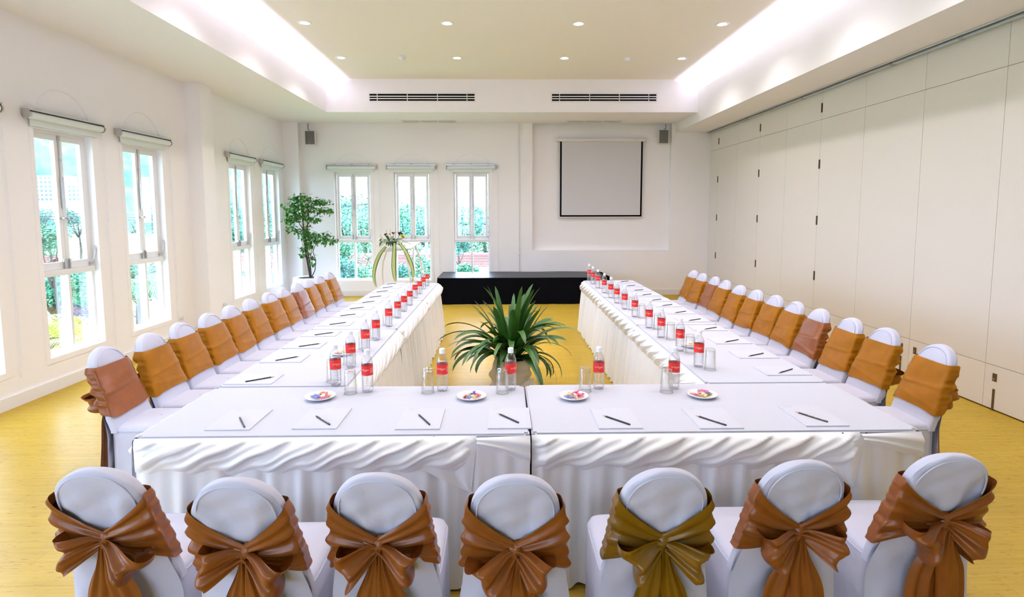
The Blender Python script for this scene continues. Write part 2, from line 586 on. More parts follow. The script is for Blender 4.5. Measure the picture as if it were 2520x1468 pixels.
def window_meshes(w):
    """local frame: x along the wall, -y into the room (y = 0 wall face), z up"""
    h = w / 2
    d = {}
    f = MB()
    rect_frame(f, -h, h, WZ0, WZ1, .03, .03, .03, .035, .075, .14)
    f.box(-h + .03, h - .03, .04, .14, WTR - .03, WTR + .03)
    f.box(-.017, .017, .05, .135, WZ0 + .03, WTR - .03)
    d['frame'] = f.mesh('window_frame', MAT['trim'])
    s_ = MB()
    e = .055
    rect_frame(s_, -.058, h - .035, -.2, .2, e, e, e, e, 0, .035)
    lo, hi = WTR + .032, WZ1 - .037
    for sd in (-1, 1):
        b = MB()
        x0, x1 = (-h + .037, -.002) if sd < 0 else (.002, h - .037)
        rect_frame(b, x0, x1, lo, hi, .052, .052, .075, .055, .07, .108)
        d['sash%d' % sd] = b.mesh('sash', MAT['trim'])
        d['pane%d' % sd] = MB().box(x0 + .05, x1 - .05, .088, .092, lo + .07, hi - .05).mesh('pane', MAT['pane'])
        d['low%d' % sd] = MB().box(*((-h + .028, -.015) if sd < 0 else (.015, h - .028)), .118, .122, WZ0 + .03, WTR - .028).mesh('pane', MAT['pane'])
        d['knob%d' % sd] = MB().tube([(sd * .033, .07, 1.72), (sd * .033, .05, 1.72), (sd * .033, .045, 1.72), (sd * .033, .03, 1.72)], [.006, .006, .015, .013], 10).mesh('knob', MAT['steel'], True)
        d['bolt%d' % sd] = MB().box(sd * .036 - .013, sd * .036 + .013, .055, .071, WTR + .035, WTR + .135).tube([(sd * .036, .051, WTR + .032), (sd * .036, .051, WTR + .12)], .006, 8).mesh('lower_bolt', MAT['steel'])
    t = MB().box(-.014, .018, .055, .07, hi - .05, hi).box(-.006, .010, .06, .07, hi - .42, hi - .05)
    t.box(-.011, .015, .055, .07, hi - .26, hi - .235)
    t.box(-.014, .018, .052, .07, hi - .74, hi - .42)
    d['espag'] = t.mesh('top_bolt', MAT['steel'])
    st = MB().tube([(h - .06, .07, WTR + .06), (h - .03, .04, WTR + .10), (h - .012, .03, WTR + .20), (h - .03, .03, WTR + .25)], .006, 6)
    st.box(h - .075, h - .04, .05, .07, WTR + .045, WTR + .075)
    d['stay'] = st.mesh('casement_stay', MAT['steel'])
    su = MB()
    rect_frame(su, -h - .055, h + .055, WZ0 - .055, WZ1 + .0, .055, .055, .055, .0, -.006, .0)
    d['surround'] = su.mesh('surround', MAT['wall'])
    a = MB()
    R = h
    a.tube([(R * math.cos(math.pi * k / 28), -.001, WZ1 + .01 + R * math.sin(math.pi * k / 28)) for k in range(29)], .006, 6)
    d['arch'] = a.mesh('arch_moulding', MAT['wall'], True)
    # roller blind, rolled up above the window
    bw = .515
    d['tube'] = MB().tube([(-bw + .02, -.052, 2.695), (bw - .02, -.052, 2.695)], .034, 16).mesh('blind_roll', MAT['blind'], True)
    d['rail'] = MB().box(-bw, bw, -.075, 0, 2.738, 2.752).box(-bw, bw, -.006, 0, 2.72, 2.752).mesh('head_rail', MAT['alu'])
    for sd in (-1, 1):
        q = MB().box(sd * bw - .004, sd * bw + .004, -.075, 0, 2.70, 2.752)
        q.tube([(sd * (bw - .012), -.052, 2.695), (sd * (bw + .008), -.052, 2.695)], .038, 16)
        d['brk%d' % sd] = q.mesh('bracket', MAT['steel'])
    for k, x in enumerate((-.36, 0, .36)):
        d['clip%d' % k] = MB().box(x - .02, x + .02, -.03, 0, 2.752, 2.762).mesh('clip', MAT['dark'])
    d['hem'] = MB().box(-bw + .06, bw - .06, -.03, -.02, 2.60, 2.675).mesh('blind_hem', MAT['blind'])
    cx = bw + .045
    pts = [(cx - .03, -.03, 2.69), (cx - .012, -.02, 2.5), (cx - .010, -.012, .30), (cx, -.012, .25), (cx + .010, -.012, .30), (cx + .010, -.02, 2.5), (cx - .02, -.03, 2.70)]
    d['cord'] = MB().tube(pts, .0022, 5).mesh('pull_cord', MAT['cap'])
    return d


WM = {False: window_meshes(WW), True: window_meshes(WWF)}
wcount = [0]
blind_labels = []


def place_window(loc, rz, far=False, desc='', full=True):
    d = WM[far]
    wcount[0] += 1
    n = wcount[0]
    r = struct(empty('window_%d' % n, loc, rz))
    obj('window_frame', d['frame'], None, r)
    obj('surround', d['surround'], None, r)
    for sd in (-1, 1):
        s_ = obj('sash', d['sash%d' % sd], None, r)
        obj('pane', d['pane%d' % sd], None, s_)
        obj('knob', d['knob%d' % sd], None, s_)
        obj('lower_bolt', d['bolt%d' % sd], None, s_)
        obj('pane', d['low%d' % sd], None, r)
        if sd > 0:
            obj('top_bolt', d['espag'], None, s_)
            obj('casement_stay', d['stay'], None, s_)
    if not full:
        return r
    a = struct(obj('trim_%d' % (n + 1), d['arch']))
    a.location = loc
    a.rotation_euler = (0, 0, rz)
    b = empty('roller_blind', loc, rz)
    tag(b, desc, 'blind', 'rolled up blinds above the windows')
    obj('blind_roll', d['tube'], None, b)
    obj('blind_hem', d['hem'], None, b)
    rl = obj('head_rail', d['rail'], None, b)
    for k in range(3):
        obj('clip', d['clip%d' % k], None, rl)
    for sd in (-1, 1):
        obj('bracket', d['brk%d' % sd], None, b)
    obj('pull_cord', d['cord'], None, b)
    return r


# left wall: room side is +x, so local -y -> +x : rotate by +90 degrees
descs = {5: 'rolled blind over the window that shows the hillside hotel and the gazebo',
         6: 'rolled blind over the window just before the pilaster',
         4: 'rolled blind over the window before the one that shows the hillside hotel'}
for i, c in enumerate(left_front):
    place_window((XL, c, 0), math.pi / 2, desc=descs.get(i, 'rolled blind over a window far from the pilaster, number %s from the rear wall' % ORD[i]), full=(i >= 4))
place_window((XLR, left_rear[0], 0), math.pi / 2, desc='rolled blind over the first window past the pilaster')
place_window((XLR, left_rear[1], 0), math.pi / 2, desc='rolled blind over the window next to the potted tree')
for c, t in zip(far_win, ('beside the potted tree on the end wall', 'behind the flower lectern on the end wall', 'next to the screen niche on the end wall')):
    place_window((c, YF, 0), 0, True, 'rolled blind over the window ' + t)
for c in back_fill_win:  # added windows, there to let fill daylight in from behind
    place_window((c, YB, 0), math.pi, full=False)

# ------------------------------------------------------------------ ceiling fittings
trim_ring = MB().lathe([(.062, 0), (.062, -.006), (.085, -.008), (.088, -.003), (.088, 0)], 28).mesh('trim_ring', MAT['trim'], True)
can = MB().lathe([(.062, -.004), (.058, .0), (.050, -.001)], 28).mesh('reflector', MAT['lampcan'], True)
lens = MB().lathe([(.050, -.0015), (.03, -.006), (.0, -.008)], 28).mesh('lens', MAT['lamp'], True)
xs = [-2.515, -.695, 1.0, 2.87]
rows = [9.42, 7.73, 6.04, 4.35, 2.66]
colname = ['beside the window-side cove', 'second from the window-side cove', 'second from the partition-side cove', 'beside the partition-side cove']
for j, y in enumerate(rows):
    for i, x in enumerate(xs):
        nm = 'recessed round downlight %s, %s row from the end wall' % (colname[i], ORD[j])
        r = tag(empty('downlight', (x, y, ZC)), nm, 'light', 'recessed ceiling downlights')
        obj('trim_ring', trim_ring, None, r)
        obj('reflector', can, None, r)
        obj('lens', lens, None, r)
        l = bpy.data.lights.new('downlight_lamp', 'SPOT')
        l.energy = DOWN_W * 4
        l.color = LAMP
        l.spot_size = math.radians(135)
        l.spot_blend = 0.8
        l.shadow_soft_size = .05
        o = bpy.data.objects.new('downlight_lamp', l)
        COL.objects.link(o)
        o.parent = r
        o.location = (0, 0, -.03)
sd_b = MB().lathe([(0, 0), (.052, 0), (.052, -.028), (.048, -.034), (.034, -.036), (.034, -.05), (.028, -.055), (0, -.056)], 20).mesh('smoke_detector', MAT['cap'], True)
for (px, py), t in (((990, 139), 'near the window-side cove'), ((1542, 142), 'near the partition-side cove')):
    p = W(px, py, 2, ZC)
    o = tag(obj('smoke_detector', sd_b), 'small white smoke detector on the ceiling ' + t, 'detector', 'smoke detectors')
    o.location = p
# supply air slots in the far fascia
for (x0, x1), t in (((-2.41, -.49), 'nearer the windows'), ((.93, 2.86), 'nearer the folding partition')):
    L = x1 - x0
    r = tag(empty('air_diffuser', (x0, FYF, 3.80)), 'long three-slot air diffuser in the bulkhead, the one ' + t, 'vent', 'slot air diffusers')
    obj('slot_shade_sheet', MB().box(0, L, -.004, -.001, 0, .125).mesh('slot_shade_sheet', MAT['black']), None, r)  # flat black sheet, painted shade behind the slats
    fr = MB()
    rect_frame(fr, -.022, L + .022, -.022, .147, .022, .022, .022, .022, -.012, 0)
    obj('frame', fr.mesh('frame', MAT['trim']), None, r)
    for k in range(2):
        z = .031 + k * .042
        obj('slat', MB().add([(0, -.012, z), (L, -.012, z), (L, -.003, z + .012), (0, -.003, z + .012), (0, -.012, z + .018), (L, -.012, z + .018)],
                             [(0, 1, 2, 3), (3, 2, 5, 4), (0, 4, 5, 1)]).mesh('slat', MAT['trim']), None, r)
    for x in (.14, L / 2 - .27, L / 2 + .28, L - .14):
        obj('divider', MB().box(x - .006, x + .006, -.012, -.002, 0, .125).mesh('divider', MAT['trim']), None, r)
# return grilles in the far soffit
for (x0, x1), t in (((-2.0, -.92), 'nearer the windows'), ((1.34, 2.44), 'in front of the screen niche')):
    r = tag(empty('return_grille', (x0, 11.86, ZS)), 'flat three-panel return air grille in the soffit, ' + t, 'vent', 'return air grilles')
    L = (x1 - x0) / 3
    for k in range(3):
        p_ = obj('grille_panel', MB().box(k * L + .012, (k + 1) * L - .012, 0, .22, -.006, 0).mesh('grille_panel', MAT['grille']), None, r)
        for q in range(8):
            obj('louvre', MB().box(k * L + .02, (k + 1) * L - .02, .012 + q * .026, .022 + q * .026, -.011, -.006).mesh('louvre', MAT['grille']), None, p_)
    fr = MB().box(0, x1 - x0, -.015, 0, -.008, 0).box(0, x1 - x0, .22, .235, -.008, 0)
    for k in range(4):
        fr.box(k * L - .012, k * L + .012, 0, .22, -.008, 0)
    obj('frame', fr.mesh('frame', MAT['trim']), None, r)


# ------------------------------------------------------------------ things on the far wall
# projection screen in the niche
yw = YF + .12
r = tag(empty('projection_screen', (2.10, yw - .025, 0)), 'pull-down projection screen with black border, hung in the wall niche', 'screen')
obj('case', MB().box(-.915, .915, -.085, 0, 3.235, 3.29).build('case', MAT['lectern'], None, bevel=.006).data, None, r)
bpy.data.objects.remove([o for o in COL.objects if o.name.startswith('case') and o.parent is None][0])
obj('bracket', MB().box(-.96, -.90, -.05, 0, 3.24, 3.30).mesh('bracket', MAT['lectern']), None, r)
obj('bracket', MB().box(.90, .96, -.05, 0, 3.24, 3.30).mesh('bracket', MAT['lectern']), None, r)
obj('maker_mark', MB().box(.70, .74, -.0865, -.085, 3.255, 3.268).box(.75, .765, -.0865, -.085, 3.255, 3.268).mesh('maker_mark', MAT['greyink']), None, r)
sh = obj('screen_fabric', MB().box(-.835, .835, -.047, -.045, 1.70, 3.24).mesh('screen_fabric', MAT['screen']), None, r)
bd = MB().box(-.87, -.835, -.048, -.044, 1.665, 3.24).box(.835, .87, -.048, -.044, 1.665, 3.24).box(-.835, .835, -.048, -.044, 1.665, 1.70)
obj('black_border', bd.mesh('black_border', MAT['black']), None, r)
obj('bottom_bar', MB().tube([(-.89, -.046, 1.655), (.89, -.046, 1.655)], .011, 10).mesh('bottom_bar', MAT['lectern'], True), None, r)
obj('pull_loop', MB().tube([(-.03, -.046, 1.645), (0, -.046, 1.625), (.03, -.046, 1.645)], .003, 6).mesh('pull_loop', MAT['lectern']), None, r)
# conduit with clips on the strip beside the niche
r = tag(empty('conduit', (.362, YF, 0)), 'thin white cable conduit running down the end wall beside the niche', 'pipe')
obj('pipe', MB().tube([(0, -.016, .50), (0, -.016, ZS)], .011, 8).mesh('pipe', MAT['trim'], True), None, r)
for z in (.9, 1.95, 2.35, 3.1):
    obj('clip', MB().box(-.02, .02, -.03, 0, z - .012, z + .012).mesh('clip', MAT['trim']), None, r)
# wall loudspeakers
for x, zz, t in ((-3.90, 3.284, 'in the corner above the potted tree'), (3.37, 3.32, 'beside the projection screen')):
    yy = YF if x < 0 else YF + .12
    r = tag(empty('wall_speaker', (x, yy, zz)), 'small grey wall loudspeaker with a cable, ' + t, 'speaker', 'wall loudspeakers')
    m_ = MB().add([(-.085, -.06, -.14), (.085, -.06, -.14), (.10, -.20, -.14), (-.10, -.20, -.14), (-.085, -.06, .14), (.085, -.06, .14), (.10, -.20, .14), (-.10, -.20, .14)],
                  [(0, 1, 2, 3), (4, 7, 6, 5), (0, 4, 5, 1), (1, 5, 6, 2), (2, 6, 7, 3), (3, 7, 4, 0)])
    ob = m_.build('body', MAT['lectern'], r, bevel=.006)
    obj('front_grille', MB().box(-.092, .092, -.208, -.199, -.132, .132).mesh('front_grille', MAT['speaker']), None, r)
    bd_ = obj('badge', MB().lathe([(0, 0), (.006, 0), (.006, .003), (0, .003)], 10).mesh('badge', MAT['alu']), None, r)
    bd_.location = (0, -.209, -.10); bd_.rotation_euler = (math.pi / 2, 0, 0)
    obj('wall_bracket', MB().box(-.03, .03, -.065, 0, -.03, .03).mesh('wall_bracket', MAT['dark']), None, r)
    sx = -1 if x < 0 else 1
    obj('cable', MB().tube([(sx * .03, -.11, .14), (sx * .05, -.09, .17), (sx * .085, -.05, .19), (sx * .09, -.03, .24), (sx * .09, -.01, ZS - zz)], .006, 6).mesh('cable', MAT['dark'], True), None, r)
# sockets
so = MB().box(-.06, .06, -.012, 0, -.037, .037)


def socket(loc, rz, lab, dbl):
    r = tag(empty('wall_socket', loc, rz), lab, 'socket', 'wall sockets')
    o_ = MB().box(-.055, .055, -.012, 0, -.036, .036).build('face_plate', MAT['plastic'], r, bevel=.004)
    for k in (-1, 1):
        for q in (-1, 1):
            obj('socket_hole', MB().box(k * .025 - .009 + q * .012 - .0, k * .025 - .004 + q * .012, -.0128, -.012, -.01, .006).mesh('socket_hole', MAT['dark']), None, r)


socket((XL, 8.08, .298), math.pi / 2, 'white wall socket low on the window wall before the pilaster', True)
socket((XLR, 9.135, .288), math.pi / 2, 'white blank wall plate past the pilaster, next to a socket', False)
socket((XLR, 9.30, .292), math.pi / 2, 'white wall socket past the pilaster, next to a blank plate', True)


# ------------------------------------------------------------------ skirted tables
TZ = 0.75


def fr(x):
    return x - math.floor(x)


def drape_frame(p0, p1):
    p0, p1 = Vector((*p0, 0)), Vector((*p1, 0))
    L = (p1 - p0).length
    t = (p1 - p0) / L
    n = Vector((t.y, -t.x, 0))       # to the right hand of the run = outward
    return p0, t, n, L


def skirt_mesh(p0, p1, seed, cut=None, full=1.0):
    """pleated skirt hanging from the table edge, p0 -> p1 with outward on the right-hand side"""
    R = random.Random(seed)
    o, t, n, L = drape_frame(p0, p1)
    ph = [R.uniform(0, 6.28) for _ in range(5)]
    c0, c1 = cut or (0, L)
    ns, nz = max(4, int((c1 - c0) / .009)), 16
    P = []
    for i in range(ns + 1):
        s_ = c0 + (c1 - c0) * i / ns
        w = s_ + .02 * math.sin(s_ * 7 + ph[3])
        row = []
        for j in range(nz + 1):
            h = j / nz
            pl_ = math.sin(2 * math.pi * w / .135 + ph[0]) + .55 * math.sin(2 * math.pi * w / .079 + ph[1] + h * .8)
            off = .002 + .004 * smooth01(h / .03) + (.006 * smooth01(h / .04) + (.019 + .024 * (full - 1)) * h ** .6) * (pl_ * .5 + .45) + .010 * h + .035 * (full - 1) * h
            row.append(o + t * s_ + n * off + Vector((0, 0, lerp(TZ - .012, .015 + .006 * math.sin(w * 30), h))))
        P.append(row)
    return MB().grid(P).mesh('skirt', MAT['satin'], True)


def swag_mesh(p0, p1, s0, s1, seed, P=.2, depth=1.0):
    R = random.Random(seed)
    o, t, n, L = drape_frame(p0, p1)
    ns, nt = max(8, int((s1 - s0) / .007)), 26
    jit = [R.uniform(-.25, .25) for _ in range(60)]
    G = []
    for i in range(ns + 1):
        s_ = s0 + (s1 - s0) * i / ns
        row = []
        e = min(1, (s_ - s0) / .07 + .08) * min(1, (s1 - s_) / .07 + .08)
        for j in range(nt + 1):
            v = j / nt
            g = .15 + 1.85 * v ** .85
            q = (s_ - s0) / P + g
            k = int(math.floor(q))
            ja = jit[(k + 7) % 60]
            f = fr(q)
            prof = (f ** .75) * (1 - smooth01((f - .84) / .16))
            prof += .22 * math.sin(2 * math.pi * (2 + ja) * f + ja * 9) * math.sin(math.pi * f)
            bulge = math.sin(math.pi * min(1, v ** .9)) ** .8
            off = .002 + .008 * smooth01(v / .1) + e * depth * (.034 * bulge + (.030 * bulge + .004 * smooth01(v / .1)) * prof)
            sag = .012 * math.sin(2 * math.pi * (s_ - s0) / P + ja)
            H = (.158 + sag) * (1 + .08 * ja)
            z = TZ - .006 - H * v
            row.append(o + t * s_ + n * off + Vector((0, 0, z)))
        G.append(row)
    return MB().grid(G).mesh('swag', MAT['satin'], True)


def swag_tail_mesh(p0, p1, sp, se, seed):
    """triangular tail below the last pin and the plain tucked end beside it"""
    o, t, n, L = drape_frame(p0, p1)
    b = MB()
    G = []
    for i in range(15):
        u = i / 14
        row = []
        for j in range(15):
            v = j / 14
            s_ = lerp(sp - .30 * (1 - v) ** 1.0 * (1 - .2 * u), sp - .03, u) if True else 0
            sL, zL = sp - .27 + .24 * v, TZ - .145 - .125 * v
            sR, zR = sp + .004 - .03 * v, TZ - .01 - .26 * v
            s_, z = lerp(sL, sR, u), lerp(zL, zR, u)
            off = .022 + .010 * math.sin(u * 9 + v * 3) * (1 - v * .5) + .010 * u
            row.append(o + t * s_ + n * off + Vector((0, 0, z)))
        G.append(row)
    b.grid(G)
    G = []
    for i in range(21):
        u = i / 20
        row = []
        for j in range(13):
            v = j / 12
            s_ = lerp(sp, se, u)
            zt, zb = TZ - .012 + .008 * u, TZ - .045 - .095 * u ** 1.2
            off = .014 + .020 * math.sin(math.pi * v) + .006 * math.sin(v * 14 - u * 2)
            row.append(o + t * s_ + n * off + Vector((0, 0, lerp(zt, zb, v))))
        G.append(row)
    b.grid(G)
    return b.mesh('swag_tail', MAT['satin'], True)


def table(x0, x1, y0, y1, label, sides, group, seed):
    """sides: dict of side -> (swag start, swag end, tail?)"""
    r = tag(empty('conference_table', ((x0 + x1) / 2, (y0 + y1) / 2, 0)), label, 'table', group)
    off = Vector(((x0 + x1) / 2, (y0 + y1) / 2, 0))

    def put(nm, me):
        o_ = obj(nm, me, None, r)
        o_.matrix_parent_inverse = Matrix.Translation(-off)
        return o_
    bm = bmesh.new()
    bmesh.ops.create_cube(bm, size=1)
    bmesh.ops.scale(bm, vec=(x1 - x0, y1 - y0, .032), verts=bm.verts)
    bmesh.ops.bevel(bm, geom=[e for e in bm.edges if abs(e.verts[0].co.z - e.verts[1].co.z) > .01], offset=.018, segments=4, affect='EDGES')
    bmesh.ops.bevel(bm, geom=[e for e in bm.edges if e.verts[0].co.z > 0 and e.verts[1].co.z > 0 and e.calc_face_angle(0) > .5], offset=.007, segments=2, affect='EDGES')
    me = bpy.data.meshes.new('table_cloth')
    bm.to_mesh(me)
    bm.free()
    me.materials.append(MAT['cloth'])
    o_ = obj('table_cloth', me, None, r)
    o_.location = (0, 0, TZ - .016)
    put('under_cloth', MB().box(x0 + .004, x1 - .004, y0 + .004, y1 - .004, .03, TZ - .02).mesh('under_cloth', MAT['cloth']))
    runs = {'front': ((x0, y0), (x1, y0)), 'back': ((x1, y1), (x0, y1)), 'left': ((x0, y1), (x0, y0)), 'right': ((x1, y0), (x1, y1))}
    for i, (sd, sp) in enumerate(sides.items()):
        p0, p1 = runs[sd]
        L = math.dist(p0, p1)
        put('skirt', skirt_mesh(p0, p1, seed * 10 + i, sp[:2] if sp and sd == 'back' and sp[1] else None, 1.0 if seed < 3 else 1.9))
        if sp is None:
            continue
        a, b_, tail = sp
        b_ = L if b_ is None else b_
        put('swag', swag_mesh(p0, p1, a, b_, seed * 10 + i))
        if tail:
            put('swag_tail', swag_tail_mesh(p0, p1, b_, L + .002, seed))
    return r


pin = MB().lathe([(0, -.0035), (.0035, -.002), (.0045, 0), (.0035, .002), (0, .0035)], 8).mesh('pin', MAT['dark'], True)
FY0, FY1 = 2.609, 3.371
tf1 = table(-1.693, .126, FY0, FY1, 'front skirted table at the window end, the one with two dark pins at its edge',
            {'front': (0.0, 1.572, True), 'left': (0, None, False), 'back': (.0, 1.0, False)}, 'white skirted conference tables', 1)
tf2 = table(.135, 1.967, FY0 + .006, FY1 + .006, 'front skirted table at the partition end of the square',
            {'front': (0.0, 1.545, True), 'right': (0, None, False), 'back': (.80, 1.832, False)}, 'white skirted conference tables', 2)
for px, py, t_ in ((1068, 1073, tf1), (1103, 1079, tf1), (2074, 1064, tf2), (2132, 1059, tf2)):
    p = W(px, py, 1, FY0 - .002)
    o = obj('pin', pin, None, t_)
    p.z = min(p.z, .741)
    o.location = p - t_.location
LY = [3.379, 5.06, 6.72, 8.384]
RY = [3.385, 5.175, 6.89, 8.606]
for k in range(3):
    place = ('joining the front table', 'in the middle of its row', 'at the stage end')[k]
    sd = {'right': (0.0, None, False), 'left': None}
    if k == 2: sd['back'] = (0, None, False)
    table(-1.693, -.923, LY[k] + (.004 if k else 0), LY[k + 1], 'skirted table of the window-side row, ' + place, sd, 'white skirted conference tables', 3 + k)
    sd = {'left': (0.0, None, False), 'right': None}
    if k == 2: sd['back'] = (0, None, False)
    table(1.221, 1.967, RY[k] + (.004 if k else 0), RY[k + 1], 'skirted table of the partition-side row, ' + place, sd, 'white skirted conference tables', 6 + k)


# ------------------------------------------------------------------ chairs with covers and sashes
CH_TOP, CH_SH, LEAN = 0.935, 0.775, 0.175


def cw(z):
    if z <= CH_SH:
        return lerp(.186, .150, smooth01((z - .44) / (CH_SH - .44)))
    q = min(1.0, (z - CH_SH) / (CH_TOP - CH_SH))
    return .150 * max(0.0, 1 - q ** 2.3) ** .5


def cy(z):
    return -LEAN * max(0.0, (z - .45)) / (CH_TOP - .45)


def cthick(z):
    q = max(0.0, (z - .86) / (CH_TOP - .86))
    return .030 * max(.0, 1 - q ** 3) ** .5 + .004


def back_pt(z, phi, grow=0.0):
    """point on the padded back at height z; phi = 0 right side, 90 deg front (+y), 270 deg rear"""
    c, s_ = math.cos(phi), math.sin(phi)
    e = .45
    x = math.copysign(abs(c) ** e, c) * (cw(z) + grow)
    y = math.copysign(abs(s_) ** e, s_) * (cthick(z) + grow)
    return Vector((x, cy(z) + y, z))


def strip_mesh(b, P):
    b.grid(P)


def chair_parts(seed, kx=0.0, lump=1.0):
    R = random.Random(seed)
    d = {}
    # back cover
    rings = []
    zs_ = [.44 + (.86 - .44) * i / 36 for i in range(37)] + [.86 + (CH_TOP - .86) * math.sin(math.pi / 2 * i / 12) for i in range(1, 13)]
    N = 140
    p1, p2, p3 = R.uniform(0, 6), R.uniform(0, 6), R.uniform(0, 6)
    for z in zs_:
        ring = []
        for k in range(N):
            phi = 2 * math.pi * k / N
            p = back_pt(z, phi)
            if math.sin(phi) < -.3:      # soft wrinkles of the rear panel, fanning up from the knot
                a = math.atan2(p.x - kx, z - .62)
                fall = smooth01((CH_TOP - z) / .12)
                p.y += (.0055 * math.sin(a * 7 + p1) + .0035 * math.sin(a * 13 + z * 9 + p3) + .004 * math.sin(z * 33 + p.x * 22 + p2) + .0022 * math.sin(z * 71 - p.x * 40 + p1)) * fall
            elif math.sin(phi) > .3:
                p.y += .003 * math.sin(z * 30 + p.x * 9 + p3)
            ring.append(p)
        rings.append(ring)
    b = MB().grid(rings, closed_v=True)
    b.add([p.copy() for p in rings[-1]], [tuple(range(N))])
    G = []
    for i in range(25):
        a = i / 24 * 2 - 1
        row = []
        for j in range(31):
            h = j / 30
            z = lerp(.66, .012, h)
            w_ = lerp(cw(.66), .198, smooth01(h * 2.2))
            yb = lerp(cy(.66) - .035, -.052, smooth01(h * 2.4)) - .03 * max(0, h - .4)
            edge = 1 - abs(a) ** 6
            wr_ = .0065 * math.sin(a * 4 + h * 7 + p1) + .003 * math.sin(a * 9 - h * 25 + p3) + .005 * math.sin(h * 19 - abs(a) * 7 + p2) * smooth01(h * 3) + .004 * math.sin(a * 11 + p3) * h
            row.append(Vector((a * w_, yb * edge + (1 - edge) * (yb + .02) + wr_ * edge, z)))
        G.append(row)
    b.grid(G)
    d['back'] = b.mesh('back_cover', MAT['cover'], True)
    # stitched seam along the arch, on rear and front
    b = MB()
    for sg in (-1, 1):
        pts = []
        for k in range(33):
            a = math.pi * k / 32
            zt = CH_SH + (CH_TOP - CH_SH - .020) * math.sin(a) ** .8
            x = (.150 - .022) * math.copysign(abs(math.cos(a)) ** .85, math.cos(a))
            pts.append(Vector((x, cy(zt) + sg * (cthick(zt) * .98 + .0), zt)))
        b.tube(pts, .0028, 5)
    d['seam'] = b.mesh('seam', MAT['cover'], True)
    # seat cushion and floor-length skirt
    def foot(scale, z, fold, ph):
        ring = []
        NN = 96
        for k in range(NN):
            a = 2 * math.pi * k / NN
            c, s_ = math.cos(a), math.sin(a)
            e = .30
            x = math.copysign(abs(c) ** e, c) * .182
            y = math.copysign(abs(s_) ** e, s_) * .215
            f = 1 + fold * (math.sin(9 * a + ph) + .6 * math.sin(15 * a + ph * 2))
            ring.append(Vector((x * scale * f, .184 + y * scale * f, z)))
        return ring
    ph = R.uniform(0, 6)
    cush = [foot(.02, .492, 0, ph), foot(.5, .489, 0, ph), foot(.85, .482, 0, ph), foot(.97, .472, 0, ph), foot(1.0, .455, .002, ph), foot(1.004, .43, .003, ph)]
    d['seat'] = MB().grid(cush, closed_v=True).mesh('seat_cover', MAT['cover'], True)
    sk = [foot(.998, .452, .001, ph), foot(1.012, .43, .004, ph)]
    for j in range(1, 11):
        h = j / 10
        sk.append(foot(1.008 + .035 * h, lerp(.43, .012, h), .003 + .014 * h, ph + h * .4))
    d['skirt'] = MB().grid(sk, closed_v=True).mesh('chair_skirt', MAT['cover'], True)
    # piping where back panel, seat and skirt meet
    b = MB()
    rr = foot(1.004, .452, .002, ph)
    b.tube(rr + [rr[0]], .0035, 5, cap=False)
    for k in (14, 34, 62, 82):
        b.tube([rg[k] + Vector((rg[k].x, rg[k].y - .17, 0)).normalized() * .001 for rg in sk[1:]], .0028, 5)
    d['piping'] = b.mesh('piping', MAT['cover'], True)
    # sash band around the back
    kz = .658 + R.uniform(-.010, .010)
    G = []
    NU, NV = 112, 30
    q1, q2, q3 = R.uniform(0, 6), R.uniform(0, 6), R.uniform(0, 6)
    for i in range(NU + 1):
        phi = -math.pi / 2 + 2 * math.pi * i / NU       # starts and ends at the rear centre
        s_ = math.sin(phi)
        row = []
        base = back_pt(.7, phi)
        xr = abs(base.x) / cw(.7)
        rear = smooth01((-s_ - .08) / .25)
        u = (1 - xr) * rear                               # 0 at the side, 1 at the rear centre
        zt = lerp(.838, kz + .032, u ** .8)
        zb = lerp(.545 + .010 * math.sin(phi * 2 + q3), kz - .042, u ** .7)
        side = max(0.0, 1 - abs(s_) * 1.6)
        for j in range(NV + 1):
            v = j / NV
            z = lerp(zb, zt, v)
            g = .0125 + .003 * math.sin(math.pi * v)
            ed = math.sin(math.pi * v) ** .5
            ruch = side * (.0055 * abs(math.sin(v * 15 + q1 + phi)) + .004 * math.sin(v * 47 + q2) * math.sin(v * 9 + q3))
            rad = rear * (.011 * abs(math.sin(v * 9 + q2)) + .006 * math.sin(v * 26 + q1)) * (1 - .3 * u) + rear * .010 * u
            crease = math.exp(-((z - .69 + base.x * .08) / .008) ** 2) + .8 * math.exp(-((base.x - .01) / .006) ** 2) + .7 * math.exp(-((z - .60 - base.x * .15) / .010) ** 2)
            frnt = (1 - rear) * (1 - side) * (.0025 * math.sin(z * 34 + base.x * 12 + q1) + .004 * crease)
            p = back_pt(z, phi, g + (ruch + rad) * (.45 + .55 * ed) + frnt)
            p.x += kx * u
            row.append(p)
        G.append(row)
    d['sash'] = MB().grid(G).mesh('sash_band', None, True)
    # knot
    kp = Vector((kx, cy(kz) - .052, kz))
    b = MB()
    rings = []
    for i in range(11):
        a = math.pi * i / 10
        rings.append([kp + Vector((.026 * math.sin(a) * math.cos(q) * (1 + .18 * math.sin(3 * q + i)), .024 * math.sin(a) * math.sin(q), .036 * math.cos(a) + .010 * math.sin(a) * math.cos(q))) for q in [2 * math.pi * k / 16 for k in range(16)]])
    b.grid(rings, closed_v=True)
    d['knot'] = b.mesh('knot', None, True)
